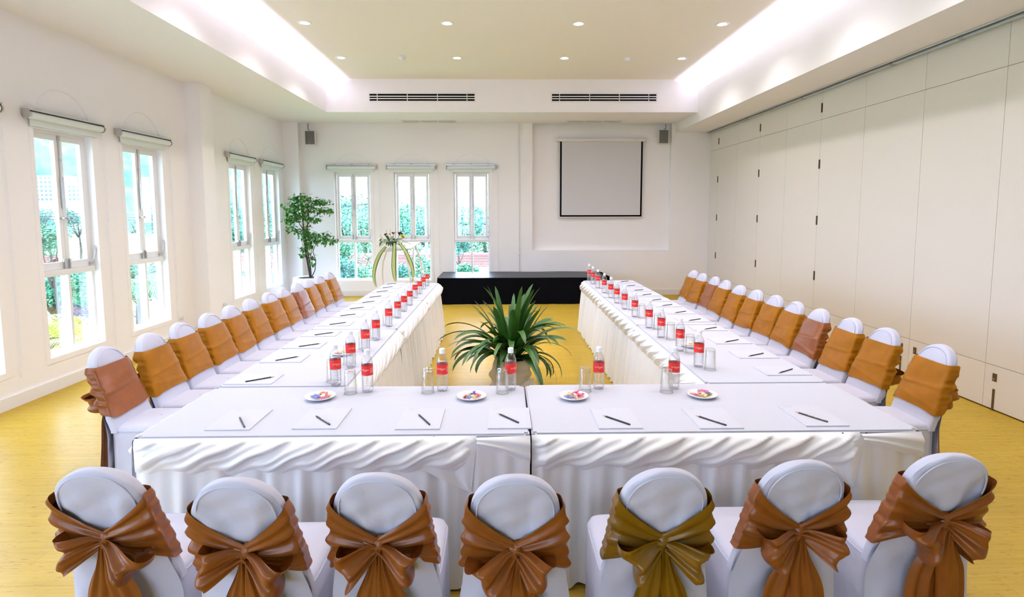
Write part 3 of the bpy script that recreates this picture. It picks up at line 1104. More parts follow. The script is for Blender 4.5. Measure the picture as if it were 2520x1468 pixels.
    # loops
    for sd in (-1, 1):
        L = R.uniform(.115, .145) * lump
        wd = R.uniform(.12, .15)
        dep = R.uniform(.050, .070)
        dirn = math.radians(R.uniform(-38, -8))
        r1, r2 = R.uniform(0, 6), R.uniform(0, 6)
        skew = R.uniform(-.3, .3)
        ex, ez = Vector((sd * math.cos(dirn), 0, math.sin(dirn))), Vector((-sd * math.sin(dirn), 0, math.cos(dirn)))
        G = []
        NT, NW = 48, 20
        for i in range(NT + 1):
            a = 2 * math.pi * i / NT
            h = math.sin(a / 2)
            out = L * h ** 1.1
            dp = dep * math.sin(a) * h * 1.2
            wdt = wd * (.15 + .85 * h ** .75)
            row = []
            for j in range(NW + 1):
                v = j / NW - .5
                fold = abs(math.sin(v * 6.5 + r1)) - .5
                pleat = .020 * fold * (1 - .35 * h) + .006 * math.sin(v * 21 + r2) * (1 - .5 * h)
                o_ = out * (1 + skew * v) + .014 * math.cos(v * 8 + r2) * h
                p = Vector((kx, kp.y - .012, kz)) + ex * o_ + ez * (v * wdt)
                p.y += -.020 * h - dp - pleat
                p.z -= .012 * h * h
                row.append(p)
            G.append(row)
        d['loop%d' % sd] = MB().grid(G).mesh('bow_loop', None, True)
    # tails
    for sd in (-1, 1):
        wd = R.uniform(.090, .12)
        ln = R.uniform(.50, .58)
        sway = R.uniform(.0, .05) * sd
        r1 = R.uniform(0, 6)
        G = []
        for i in range(31):
            h = i / 30
            row = []
            w_ = wd * (.22 + .78 * smooth01(h * 3.0))
            for j in range(15):
                v = j / 14 - .5
                x = kx + sd * (.012 + .030 * smooth01(h * 2)) + v * w_ + sway * h
                z = kz - .012 - ln * h - .02 * v * sd
                yb = max(cy(max(z, .45)) - .052, -.085 - .0 * h)
                yb = lerp(kp.y, -.098 - .02 * h, smooth01(h * 1.7))
                y = yb - (.014 if sd > 0 else .004) - .014 * abs(math.sin(v * 5 + r1 + h * .6)) * (.5 + .5 * h) - .006 * math.sin(v * 16 + r1) - .008 * math.cos(v * 5)
                row.append(Vector((x, y, z)))
            G.append(row)
        d['tail%d' % sd] = MB().grid(G).mesh('sash_tail', None, True)
    return d


def make_chair(d, loc, rz, label, group, satin):
    r = tag(empty('banquet_chair', loc, rz), label, 'chair', group)
    bk = obj('back_cover', d['back'], None, r)
    obj('seam', d['seam'], None, bk)
    st = obj('seat_cover', d['seat'], None, r)
    obj('piping', d['piping'], None, st)
    obj('chair_skirt', d['skirt'], None, r)

    def sat(nm, me, par):
        o_ = obj(nm, me, None, par)
        if len(me.materials) == 0:
            me.materials.append(None)
        o_.material_slots[0].link = 'OBJECT'
        o_.material_slots[0].material = MAT[satin]
        return o_
    sh_ = sat('sash_band', d['sash'], r)
    sat('bow_knot', d['knot'], sh_)
    for sd in (-1, 1):
        sat('bow_loop', d['loop%d' % sd], sh_)
        sat('sash_tail', d['tail%d' % sd], sh_)
    return r


SATNAME = {'copper': 'copper', 'bronzesatin': 'bronze', 'gold': 'old gold', 'rose': 'rosy copper'}
front = [((230, 1148), 'copper', .0, .0), ((575, 1173), 'copper', .01, .0), ((925, 1160), 'copper', -.005, 0), ((1268, 1165), 'copper', .0, 0),
         ((1640, 1150), 'gold', .0, .0), ((1985, 1130), 'copper', .0, .0), ((2310, 1094), 'copper', .01, .0)]
for i, ((px, py), sat_, kx, rz) in enumerate(front):
    p = W(px, py, 2, CH_TOP)
    lab = 'white covered chair with %s bow, %s along the front tables from the window wall' % (SATNAME[sat_], ORD[i])
    make_chair(chair_parts(100 + i, kx, 1.05), (p.x, min(2.10, p.y + LEAN - .01), 0), rz, lab, 'chairs along the front tables', sat_)
Ltops = [(255, 850), (375, 820), (455, 793), (528, 770), (578, 751), (625, 735), (674, 718), (705, 707), (743, 695), (771, 685), (794, 678), (820, 668)]
Rtops = [(2305, 847), (2178, 806), (2090, 782), (2000, 757), (1948, 742), (1894, 724.5), (1850, 714), (1804, 702), (1771, 688), (1748, 679), (1720, 673), (1699, 665)]
side_var = [chair_parts(200 + k, 0, 1.0) for k in range(4)]
Lsat = ['copper'] + ['bronzesatin'] * 11
Lsat[8] = 'rose'
Rsat = ['bronzesatin'] * 12
Rsat[3] = 'copper'
Rsat[9] = 'copper'

def relax(tops, gap=.405):
    """even out the row so that neighbours do not run into each other"""
    P_ = [W(px, py, 2, CH_TOP) for px, py in tops]
    y = [p.y for p in P_]
    for _ in range(60):
        for k in range(len(y) - 1):
            d_ = gap - (y[k + 1] - y[k])
            if d_ > 0:
                y[k] -= d_ / 2
                y[k + 1] += d_ / 2
    return y, [p.x for p in P_]


ly, lx = relax(Ltops)
ry, rx = relax(Rtops)
for i in range(12):
    lab = 'white covered chair with %s sash, %s along the window-side tables from the front' % (SATNAME[Lsat[i]], ORD[i])
    make_chair(side_var[i % 4], (-2.52 + LEAN + .4 * (lx[i] + 2.49), ly[i], 0), -math.pi / 2 + rnd.uniform(-.03, .03), lab, 'chairs along the window-side tables', Lsat[i])
for i in range(12):
    lab = 'white covered chair with %s sash, %s along the partition-side tables from the front' % (SATNAME[Rsat[i]], ORD[i])
    make_chair(side_var[(i + 2) % 4], (2.78 - LEAN + .4 * (rx[i] - 2.72), ry[i], 0), math.pi / 2 + rnd.uniform(-.03, .03), lab, 'chairs along the partition-side tables', Rsat[i])


# ------------------------------------------------------------------ lettering helper
def text_mesh(txt, size, align='CENTER'):
    cu = bpy.data.curves.new('lettering', 'FONT')
    cu.body = txt
    cu.size = size
    cu.align_x = align
    cu.align_y = 'CENTER'
    cu.resolution_u = 2
    o_ = bpy.data.objects.new('lettering', cu)
    COL.objects.link(o_)
    bpy.context.view_layer.update()
    me = bpy.data.meshes.new_from_object(o_.evaluated_get(bpy.context.evaluated_depsgraph_get()))
    bpy.data.objects.remove(o_)
    return me


def text_into(b, txt, size, fn, align='CENTER'):
    me = text_mesh(txt, size, align)
    b.add([fn(v.co.x, v.co.y) for v in me.vertices], [tuple(p.vertices) for p in me.polygons])
    bpy.data.meshes.remove(me)


# ------------------------------------------------------------------ bottles
BT = {}
prof = [(.001, .004), (.020, .004), (.026, .001), (.030, .008), (.0325, .020)]
z = .026
while z < .094:
    prof += [(.0325, z), (.0305, z + .004), (.0325, z + .008)]
    z += .0125
prof += [(.0325, .098), (.0318, .101), (.0318, .160), (.0325, .163), (.0322, .172), (.029, .188), (.0225, .204), (.0155, .216), (.0125, .221), (.0125, .224)]
BT['body'] = MB().lathe(prof, 28).mesh('bottle_body', MAT['pet'], True)
BT['water'] = MB().lathe([(r_ * .93, z_ + .001) for r_, z_ in prof if z_ < .170] + [(.0295, .171), (.001, .171)], 20).mesh('water', MAT['water'], True)
cp = []
for k in range(48):
    cp.append(1 + (.02 if k % 2 else 0))
rings = []
for r_, z_ in ((.0165, .2195), (.0165, .223), (.0150, .224), (.0158, .226), (.0158, .243), (.0145, .247), (.001, .2475)):
    rings.append([(r_ * cp[k] * math.cos(2 * math.pi * k / 48), r_ * cp[k] * math.sin(2 * math.pi * k / 48), z_) for k in range(48)])
BT['cap'] = MB().grid(rings, closed_v=True).mesh('cap', MAT['cap'], True)
BT['label'] = MB().lathe([(.0330, .1015), (.0330, .1595)], 32).mesh('label', MAT['label'], True)
b = MB()


def wrapc(zc, a0, rr=.0334):
    return lambda x, y: (rr * math.sin(a0 + x / rr), -rr * math.cos(a0 + x / rr), zc + y)


def wrapv(zc, a0, rr=.0334):
    return lambda x, y: (rr * math.sin(a0 - y / rr), -rr * math.cos(a0 - y / rr), zc + x)


for a0 in (-.15, 2.6):
    text_into(b, 'La Phuket', .0125, wrapc(.1345, a0))
    text_into(b, 'RESORT', .0045, wrapc(.1265, a0 + .12))
    text_into(b, 'drinking water', .0040, wrapc(.1065, a0 - .2))
    for q in range(4):
        text_into(b, 'drinking water', .0050, wrapv(.131, a0 + 1.05 + q * .17))
BT['text'] = b.mesh('lettering', MAT['ink'])


def bottle(p, rz, label, group):
    r = tag(empty('water_bottle', p, rz), label, 'bottle', group)
    obj('bottle_body', BT['body'], None, r)
    obj('water', BT['water'], None, r)
    obj('cap', BT['cap'], None, r)
    lb = obj('label', BT['label'], None, r)
    obj('lettering', BT['text'], None, lb)


GL = {}
GL['wall'] = MB().lathe([(.0345, .0), (.0365, .0), (.0372, .0015), (.0305, .136), (.0285, .139), (.001, .139)], 28).lathe([(.0345, 0), (.0285, .118), (.026, .121), (.001, .121)], 28).mesh('tumbler', MAT['tumbler'], True)
GL['base'] = MB().lathe([(.031, .119), (.0307, .122), (.0307, .1225), (.031, .124)], 28).mesh('base_ring', MAT['tumbler'], True)
GL['rim'] = MB().lathe([(.0345, .0005), (.0375, .0005), (.0375, .002), (.0345, .002)], 28).mesh('rim', MAT['tumbler'], True)


def tumbler(p, label, group):
    r = tag(empty('tumbler', p), label, 'glass', group)
    obj('glass_wall', GL['wall'], None, r)
    obj('base_ring', GL['base'], None, r)
    obj('rim', GL['rim'], None, r)


fb = [((905, 963), (863, 967), -.1), ((1089, 960), (1053, 965), .05), ((1257, 958), (1236, 966), .9), ((1473, 955), (1439, 962), .05), ((1658, 955), (1640, 964), .1)]
for i, (pb, pg, rz) in enumerate(fb):
    bottle(W(*pb, 2, TZ), rz, 'red-labelled water bottle, %s along the front tables from the window wall' % ORD[i], 'water bottles on the front tables')
    tumbler(W(*pg, 2, TZ), 'upturned clear tumbler, %s along the front tables from the window wall' % ORD[i], 'tumblers on the front tables')
Lb = [(827, 947), (864, 903), (900, 864), (926, 836), (957, 803), (979, 782), (995, 766), (1009, 751), (1022, 733), (1033, 723), (1042, 711), (1051, 703)]
Rb = [(1719, 902), (1673, 863), (1627, 830), (1597, 806), (1562, 779), (1537, 760), (1518, 745), (1503, 732), (1487, 720), (1471, 708), (1459, 698), (1450, 690)]
for i in range(12):
    p = W(*Lb[i], 2, TZ)
    bottle(p, .8 + rnd.uniform(-.15, .15), 'red-labelled water bottle, %s along the window-side tables from the front' % ORD[i], 'water bottles on the window-side tables')
    tumbler(p + Vector((-.034 + rnd.uniform(-.01, .01), .078 + rnd.uniform(-.01, .01), 0)), 'upturned clear tumbler, %s along the window-side tables from the front' % ORD[i], 'tumblers on the window-side tables')
    p = W(*Rb[i], 2, TZ)
    bottle(p, -.35 + rnd.uniform(-.15, .15), 'red-labelled water bottle, %s along the partition-side tables from the front' % ORD[i], 'water bottles on the partition-side tables')
    tumbler(p + Vector((.058 + rnd.uniform(-.008, .008), -.068 + rnd.uniform(-.01, .01), 0)), 'upturned clear tumbler, %s along the partition-side tables from the front' % ORD[i], 'tumblers on the partition-side tables')

# ------------------------------------------------------------------ note pads and pencils
PADH = .006
pad_me = MB().box(-.105, .105, 0, .285, 0, PADH).mesh('paper_stack', MAT['paper'])
b = MB()
text_into(b, 'LA PHUKET', .011, lambda x, y: (-.062 + x, .262 + y, PADH + .0003))
b.tube([(-.062 + .020 * math.cos(math.pi * k / 8), .270 + .009 * math.sin(math.pi * k / 8), PADH + .0002) for k in range(9)], .0007, 4)
text_into(b, 'LA PHUKET RESORT', .0045, lambda x, y: (-.03 + x, .012 + y, PADH + .0003))
logo_me = b.mesh('letterhead', MAT['greyink'])
PR = .0040
pen = MB().tube([(0, 0, 0), (.002, 0, 0), (.150, 0, 0)], [.0032, PR, PR], 6).mesh('pencil_barrel', MAT['pencil'])
pw = MB().tube([(.150, 0, 0), (.166, 0, 0)], [PR, .0013], 8).mesh('sharpened_wood', MAT['wood'])
pt = MB().tube([(.166, 0, 0), (.171, 0, 0)], [.0013, .0003], 6).mesh('lead', MAT['dark'])
b = MB()
for k in range(13):
    if k in (3, 8):
        continue
    x0 = .022 + k * .0062
    b.add([(x0, -.0012, PR * .90), (x0 + .0042, -.0012, PR * .90), (x0 + .0042, .0012, PR * .90), (x0, .0012, PR * .90)], [(0, 1, 2, 3)])
pm = b.mesh('barrel_print', MAT['ink'])


def pad(x, y, rz, label, group):
    r = tag(empty('note_pad', (x, y, TZ), rz), label, 'notepad', group)
    obj('paper_stack', pad_me, None, r)
    obj('letterhead', logo_me, None, r)['kind'] = 'stuff'


def pencil(c, ang, label, group, onpad=True, printed=True):
    """c: centre on the table, ang: direction of the tip"""
    zc = TZ + (PADH if onpad else 0) + PR
    d_ = Vector((math.cos(ang), math.sin(ang), 0))
    r = tag(empty('pencil', Vector((c.x, c.y, zc)) - d_ * .085, ang), label, 'pencil', group)
    obj('pencil_barrel', pen, None, r)
    obj('sharpened_wood', pw, None, r)
    obj('lead', pt, None, r)
    if printed:
        obj('barrel_print', pm, None, r)


fp = [(503, 1060), (718, 1057), (972, 1058), (1200, 1056), (1474, 1056), (1723, 1056), (1984, 1050)]
fpen = [((589, 1024), (602, 1050)), ((775, 1021), (812, 1044)), ((1028, 1017), (1058, 1044)), ((1225, 1016), (1276, 1039)), ((1483, 1021), (1551, 1044)), ((1713, 1021.5), (1787, 1045)), ((1957, 1012), (2037, 1037))]
for i in range(7):
    p = W(*fp[i], 2, TZ)
    pad(p.x + .105, p.y, 0, 'white letterhead pad, %s along the front tables from the window wall' % ORD[i], 'note pads on the front tables')
    a_, b_ = W(*fpen[i][0], 2, TZ + .01), W(*fpen[i][1], 2, TZ + .01)
    pencil((a_ + b_) / 2, math.atan2(a_.y - b_.y, a_.x - b_.x), 'black pencil, %s along the front tables from the window wall' % ORD[i], 'pencils on the front tables', True, i in (1, 5, 6))
Lp = [(640, 932), (708, 881), (763, 848), (799, 820), (833, 795), (858, 774), (880, 757), (908, 742), (925, 729), (942, 716), (955, 706), (965, 697)]
Rp = [(1933, 912), (1860, 872), (1800, 838), (1748, 807), (1709, 786), (1674, 767), (1641, 750), (1615, 737), (1591, 724), (1571, 713), (1552, 702), (1536, 692)]
for i in range(12):
    p = W(*Lp[i], 2, TZ + .01)
    pencil(p, .68 + rnd.uniform(-.06, .06), 'black pencil, %s along the window-side tables from the front' % ORD[i], 'pencils on the window-side tables', True, i < 4)
    pad(-1.672, p.y + .02, -math.pi / 2, 'white letterhead pad, %s along the window-side tables from the front' % ORD[i], 'note pads on the window-side tables')
    p = W(*Rp[i], 2, TZ + .01)
    pencil(p, math.pi + .56 + rnd.uniform(-.06, .06), 'black pencil, %s along the partition-side tables from the front' % ORD[i], 'pencils on the partition-side tables', True, i < 4)
    pad(1.945, p.y + .03, math.pi / 2, 'white letterhead pad, %s along the partition-side tables from the front' % ORD[i], 'note pads on the partition-side tables')

# ------------------------------------------------------------------ sweets on fluted plates
NP = 48


def plate_ring(r_, z_, fl_):
    return [(r_ * (1 + fl_ * (1 if k % 2 else -1)) * math.cos(2 * math.pi * k / NP), r_ * (1 + fl_ * (1 if k % 2 else -1)) * math.sin(2 * math.pi * k / NP), z_ + (fl_ * .06 * (1 if k % 2 else -1))) for k in range(NP)]


pr_ = [plate_ring(.001, .004, 0), plate_ring(.040, .004, 0), plate_ring(.046, .006, 0), plate_ring(.064, .012, .008), plate_ring(.082, .019, .012), plate_ring(.083, .0205, .012), plate_ring(.0815, .016, .012), plate_ring(.063, .008, .006), plate_ring(.045, .001, 0), plate_ring(.040, 0, 0), plate_ring(.001, 0, 0)]
plate_me = MB().grid(pr_, closed_v=True).mesh('candy_plate', MAT['china'], True)
CM = {'blue': mat('blue_foil', (.03, .045, .42), .3, noise=.7, nscale=90, col2=(.45, .5, .85)),
      'pink': mat('pink_wrapper', (.72, .05, .16), .35, noise=.5, nscale=70, col2=(.85, .22, .38)),
      'yellow': mat('yellow_wrapper', (.72, .42, .03), .35, noise=.5, nscale=80, col2=(.85, .68, .30)),
      'orange': mat('orange_wrapper', (.78, .24, .08), .35, noise=.4, nscale=80, col2=(.85, .60, .42))}


def candy_mesh(seed, long):
    R = random.Random(seed)
    L, w_, h_ = (.022, .0085, .006) if not long else (.030, .0085, .005)
    rings = []
    for i in range(13):
        u = i / 12 * 2 - 1
        if abs(u) < .62:
            k_ = (1 - (u / .62) ** 4 * .55)
            rw, rh = w_ * k_, h_ * k_
        else:
            q = (abs(u) - .62) / .38
            rw, rh = w_ * (.42 + .75 * q), h_ * (.30 - .15 * q)
        rings.append([(u * L, rw * math.cos(2 * math.pi * k / 10) * (1 + R.uniform(-.14, .14)), rh * math.sin(2 * math.pi * k / 10) * (1 + R.uniform(-.14, .14))) for k in range(10)])
    b_ = MB().grid(rings, closed_v=True)
    return b_


CMESH = {c: [candy_mesh(31 * j + 7, c == 'pink').mesh('wrapped_sweet', CM[c]) for j in range(2)] for c in CM}
cplace = {0: ['blue', 'blue', 'yellow', 'pink', 'pink', 'orange', 'yellow', 'blue'], 1: ['pink', 'blue', 'blue', 'yellow', 'pink', 'blue', 'orange', 'yellow'],
          2: ['blue', 'blue', 'yellow', 'orange', 'pink', 'pink', 'pink', 'yellow'], 3: ['pink', 'yellow', 'blue', 'yellow', 'blue', 'pink', 'yellow', 'orange']}
cpos = [(-.034, .006), (-.012, -.018), (-.006, .022), (.018, -.012), (.030, .004), (.012, .016), (.040, .020), (-.018, .0)]
plates = [((788, 977), 'the plate nearest the window wall'), ((1160, 976), 'the plate beside the table joint'), ((1411, 976), 'the plate just past the table joint'), ((1728, 972), 'the plate nearest the partition')]
SIZE = ['first', 'second', 'third', 'fourth']
for i, ((px, py), t) in enumerate(plates):
    p = W(px, py, 2, TZ + .008)
    p.z = TZ
    o = tag(obj('candy_plate', plate_me), 'fluted white dish of wrapped sweets, ' + t, 'plate', 'sweet plates on the front tables')
    o.location = p
    R = random.Random(50 + i)
    cnt = {}
    for k, c in enumerate(cplace[i]):
        cnt[c] = cnt.get(c, 0) + 1
        o = tag(obj('wrapped_sweet', CMESH[c][k % 2]), '%s wrapped sweet on %s' % (c, t), 'sweet', 'sweets on ' + t)
        x, y = cpos[k]
        o.location = p + Vector((x + R.uniform(-.004, .004), y + R.uniform(-.004, .004), .0125 + .0095 * (k % 3 if k > 2 else k * .3)))
        o.rotation_euler = (R.uniform(-.4, .4), R.uniform(-.25, .25), R.uniform(0, 6.28))
for (px, py), t, nm in (((843, 872), 'on the window-side tables beside the second bottle', 'L'), ((1703, 853), 'on the partition-side tables beside the second bottle', 'R')):
    p = W(px, py, 2, TZ)
    o = tag(obj('candy_plate', plate_me), 'fluted white plate of wrapped sweets ' + t, 'plate', 'sweet plates on the side tables')
    o.location = p
    for k, c in enumerate(['orange', 'blue', 'yellow', 'orange', 'blue']):
        o = tag(obj('wrapped_sweet', CMESH[c][k % 2]), '%s wrapped sweet on the plate %s' % (c, t), 'sweet', 'sweets on the plate ' + t)
        o.location = p + Vector((cpos[k][0], cpos[k][1], .0125 + .008 * (k // 2)))
        o.rotation_euler = (0, 0, k * 1.3)


# ------------------------------------------------------------------ black draped stage
r = tag(empty('draped_stage', (.4, 11.6, 0)), 'low stage under a black cloth against the end wall', 'stage')


def put_in(root, nm, me):
    o_ = obj(nm, me, None, root)
    o_.matrix_parent_inverse = Matrix.Translation(-root.location)
    return o_


SX0, SX1, SY0, SY1, SZ = -1.24, 2.05, 11.08, 12.20, .512
G = []
for i in range(70):
    x = lerp(SX0, SX1, i / 69)
    row = []
    for j in range(14):
        h = j / 13
        row.append(Vector((x, SY0 - .004 - .012 * h * (math.sin(x * 11) + .6 * math.sin(x * 23 + 1)) - .02 * h, lerp(SZ, .004, h))))
    G.append(row)
put_in(r, 'front_drape', MB().grid(G).mesh('front_drape', MAT['black'], True))
for x, sg in ((SX0, -1), (SX1, 1)):
    G = []
    for i in range(24):
        y = lerp(SY0, SY1, i / 23)
        G.append([Vector((x + sg * (.004 + .012 * (j / 9) * (1 + math.sin(y * 16))), y, lerp(SZ, .004, j / 9))) for j in range(10)])
    put_in(r, 'side_drape', MB().grid(G).mesh('side_drape', MAT['black'], True))
top = MB()
G = []
for i in range(40):
    x = lerp(SX0 - .006, SX1 + .006, i / 39)
    G.append([Vector((x, lerp(SY0 - .012, SY1, j / 14), SZ + .002 + .003 * math.sin(x * 5 + j) - (.008 if j == 0 else 0))) for j in range(15)])
MAT['blacktop'] = mat('black_sheeting', (.008, .009, .014), .42, spec=.4, bump=.05, bscale=20)
put_in(r, 'top_cloth', MB().grid(G).mesh('top_cloth', MAT['blacktop'], True))
G = []
for i in range(17):
    a = math.pi * i / 16
    G.append([Vector((SX1 - .02 + .085 * math.sin(a) * (1 + .15 * math.sin(q * 2.2)), lerp(SY0 + .02, SY1 - .1, q / 11), SZ - .10 + .115 * math.cos(a * .9) + .012 * math.sin(q * 1.7))) for q in range(12)])
put_in(r, 'gathered_cloth', MB().grid(G).mesh('gathered_cloth', MAT['black'], True))


# ------------------------------------------------------------------ plant with arching leaves in the middle
def wrapped_pot(name, R0, R1, H, seed, m_, folds=9, spill=.0):
    R = random.Random(seed)
    ph = [R.uniform(0, 6) for _ in range(4)]
    rings = []
    for i in range(26):
        h = i / 25
        z_ = H * h
        ring = []
        for k in range(64):
            a = 2 * math.pi * k / 64
            rr = lerp(R0, R1, h)
            rr *= 1 + .06 * math.sin(math.pi * h)
            sw = math.sin(folds * a + h * 5 + ph[0]) * .018 + math.sin((folds - 4) * a - h * 9 + ph[1]) * .016 + math.sin(h * 22 + 2 * a + ph[2]) * .012
            puff = .035 * max(0, 1 - h * 4.0) + spill * max(0, 1 - h * 3.2) * (1 + math.sin(3 * a + ph[3]))
            ring.append(Vector(((rr + sw * (1 - .4 * h) + puff) * math.cos(a), (rr + sw * (1 - .4 * h) + puff) * math.sin(a), z_)))
        rings.append(ring)
    rings.append([v * .82 + Vector((0, 0, v.z * .18 - .02)) for v in rings[-1]])
    return MB().grid(rings, closed_v=True).mesh(name, m_, True)


PX, PY = .09, 5.62
r = tag(empty('arching_plant', (PX, PY, 0)), 'large potted plant with arching strap leaves on the floor between the tables', 'plant')
obj('cloth_wrapped_pot', wrapped_pot('cloth_wrapped_pot', .20, .165, .34, 3, MAT['canvas'], 7, .03), None, r)
obj('soil', MB().lathe([(.001, .315), (.15, .31)], 20).mesh('soil', MAT['soil']), None, r)
# knotted cloth ends on the pot
G = []
for i in range(13):
    a = i / 12
    G.append([Vector((.15 + .10 * a + .02 * math.cos(q), -.05 - .05 * a + .035 * math.sin(q) * (1 + a), .27 + .05 * math.sin(a * 3) + .045 * math.cos(q) * (1 + .4 * a))) for q in [2 * math.pi * k / 12 for k in range(12)]])
obj('cloth_end', MB().grid(G, closed_v=True).mesh('cloth_end', MAT['canvas'], True), None, r)
G = []
for i in range(15):
    a = i / 14
    G.append([Vector((-.19 + .40 * a, -.20 - .03 * math.sin(a * 3) + .03 * math.sin(q), .05 + .10 * a * a + .042 * math.cos(q) * (1 + .2 * math.sin(a * 9)))) for q in [2 * math.pi * k / 10 for k in range(10)]])
obj('cloth_roll', MB().grid(G, closed_v=True).mesh('cloth_roll', MAT['canvas'], True), None, r)


def strap_leaf(az, el0, L, wd, bend, twist, fold=.35, n=16, base=(0, 0, .30)):
    """arching blade: starts at elevation el0, curls over by bend along its length"""
    p = Vector(base)
    d = Vector((math.cos(az), math.sin(az), 0))
    side = Vector((-math.sin(az), math.cos(az), 0))
    G = []
    for i in range(n + 1):
        u = i / n
        el = el0 - bend * (u ** 1.5)
        t = d * math.cos(el) + Vector((0, 0, 1)) * math.sin(el)
        nrm = (-d * math.sin(el) + Vector((0, 0, 1)) * math.cos(el))
        if i:
            p = p + t * (L / n)
        w_ = wd * (math.sin(math.pi * min(1, (u * .86 + .10))) ** .65) * (1 - .15 * u) + .002
        if u > .93: w_ *= (1 - u) / .07 + .05
        s2 = (side * math.cos(twist * u) + nrm * math.sin(twist * u))
        n2 = s2.cross(t)
        G.append([p - s2 * w_ + n2 * 0 + nrm * fold * w_, p - s2 * w_ * .5 + nrm * fold * .35 * w_, p.copy(), p + s2 * w_ * .5 + nrm * fold * .35 * w_, p + s2 * w_ + nrm * fold * w_])
    return MB().grid(G)


R = random.Random(11)
for k in range(118):
    az = k * 2.39996 + R.uniform(-.25, .25)
    q = R.random()
    if q < .20:
        el0, L, bend = R.uniform(1.2, 1.5), R.uniform(.50, .82), R.uniform(.2, .9)
    elif q < .62:
        el0, L, bend = R.uniform(.85, 1.25), R.uniform(.52, .84), R.uniform(.9, 2.0)
    else:
        el0, L, bend = R.uniform(.45, 1.0), R.uniform(.42, .74), R.uniform(1.1, 2.4)
    bs = (.08 * math.cos(az) * R.random(), .08 * math.sin(az) * R.random(), .30 + .05 * R.random())
    o = strap_leaf(az, el0, L, R.uniform(.022, .040), bend, R.uniform(-.6, .6), R.uniform(.15, .5), 14, bs).build('leaf', MAT['leaf'], r, True)


# ------------------------------------------------------------------ potted tree in the corner
TX, TY = -3.80, 11.50
r = tag(empty('potted_tree', (TX, TY, 0)), 'leafy green potted tree with a white wrapped pot in the corner', 'plant')
obj('white_wrapped_pot', wrapped_pot('white_wrapped_pot', .36, .30, .50, 5, MAT['wrap'], 11, .0), None, r)
obj('soil', MB().lathe([(.001, .48), (.28, .475)], 20).mesh('soil', MAT['soil']), None, r)


def tpt(px, py, dy=0):
    p = W(px, py, 1, TY + dy)
    return p - Vector((TX, TY, 0))


stems = [([(765, 690), (761, 668), (754, 628), (749, 590), (747, 560), (744, 530), (740, 505)], .022), ([(766, 690), (764, 660), (758, 625), (752, 590), (756, 560), (760, 530), (756, 500)], .016),
         ([(768, 680), (775, 665), (777, 640), (770, 618), (776, 603), (790, 592), (812, 588)], .010), ([(762, 650), (764, 630), (768, 612), (772, 596)], .007),
         ([(748, 565), (738, 553), (734, 540), (722, 520), (712, 512)], .010), ([(752, 560), (766, 540), (782, 526), (800, 520)], .009), ([(750, 540), (735, 530), (720, 538), (708, 540)], .007),
         ([(748, 580), (732, 566), (722, 562)], .007), ([(756, 530), (770, 508), (788, 497), (796, 494)], .008), ([(750, 525), (738, 500), (728, 486)], .008)]
R = random.Random(21)
for pts, rad in stems:
    P3 = [tpt(x, y, R.uniform(-.03, .03)) for x, y in pts]
    obj('stem', MB().tube(P3, [rad * (1 - .6 * i / (len(P3) - 1)) for i in range(len(P3))], 7).mesh('stem', MAT['bark'], True), None, r)
clumps = [(728, 488, 20, 12), (748, 486, 22, 10), (720, 505, 18, 14), (738, 510, 24, 16), (760, 500, 26, 13), (785, 496, 24, 8), (796, 495, 12, 6), (775, 515, 28, 12), (798, 518, 22, 8), (806, 516, 10, 8), (712, 520, 14, 10),
          (722, 532, 22, 10), (745, 530, 22, 12), (768, 536, 20, 8), (778, 538, 10, 7), (706, 541, 12, 5), (718, 543, 16, 7), (720, 560, 12, 7), (730, 565, 20, 8), (750, 568, 16, 12), (760, 578, 20, 12), (775, 580, 24, 12), (798, 578, 20, 8), (808, 588, 20, 8),
          (820, 592, 12, 6), (790, 592, 20, 8), (765, 592, 14, 8), (748, 585, 12, 8), (760, 605, 14, 8), (742, 628, 5, 5), (758, 622, 8, 6), (768, 648, 6, 6), (744, 612, 6, 5), (768, 632, 5, 6)]
b = MB()
for cx, cy_, sx, sy in clumps:
    for k in range(int(14 + sx * sy * .20)):
        p = tpt(cx + R.gauss(0, .5) * sx, cy_ + R.gauss(0, .5) * sy, R.gauss(0, .12))
        L = R.uniform(.060, .100)
        az, el = R.uniform(0, 6.28), R.uniform(-1.2, .2)
        t = Vector((math.cos(az) * math.cos(el), math.sin(az) * math.cos(el), math.sin(el)))
        s_ = t.cross(Vector((R.uniform(-.4, .4), R.uniform(-.4, .4), 1))).normalized() * L * .32
        n_ = s_.cross(t).normalized() * L * .07
        b.add([p, p + t * L * .45 - s_ + n_, p + t * L, p + t * L * .45 + s_ + n_, p + t * L * .5], [(0, 1, 4), (1, 2, 4), (2, 3, 4), (3, 0, 4)])
o = b.build('foliage', MAT['leaf2'], r)
o['kind'] = 'stuff'

# ------------------------------------------------------------------ lectern with a flower arrangement
LYD = 10.3


def lp(px, py, dy=0.0):
    return W(px, py, 1, LYD + dy)


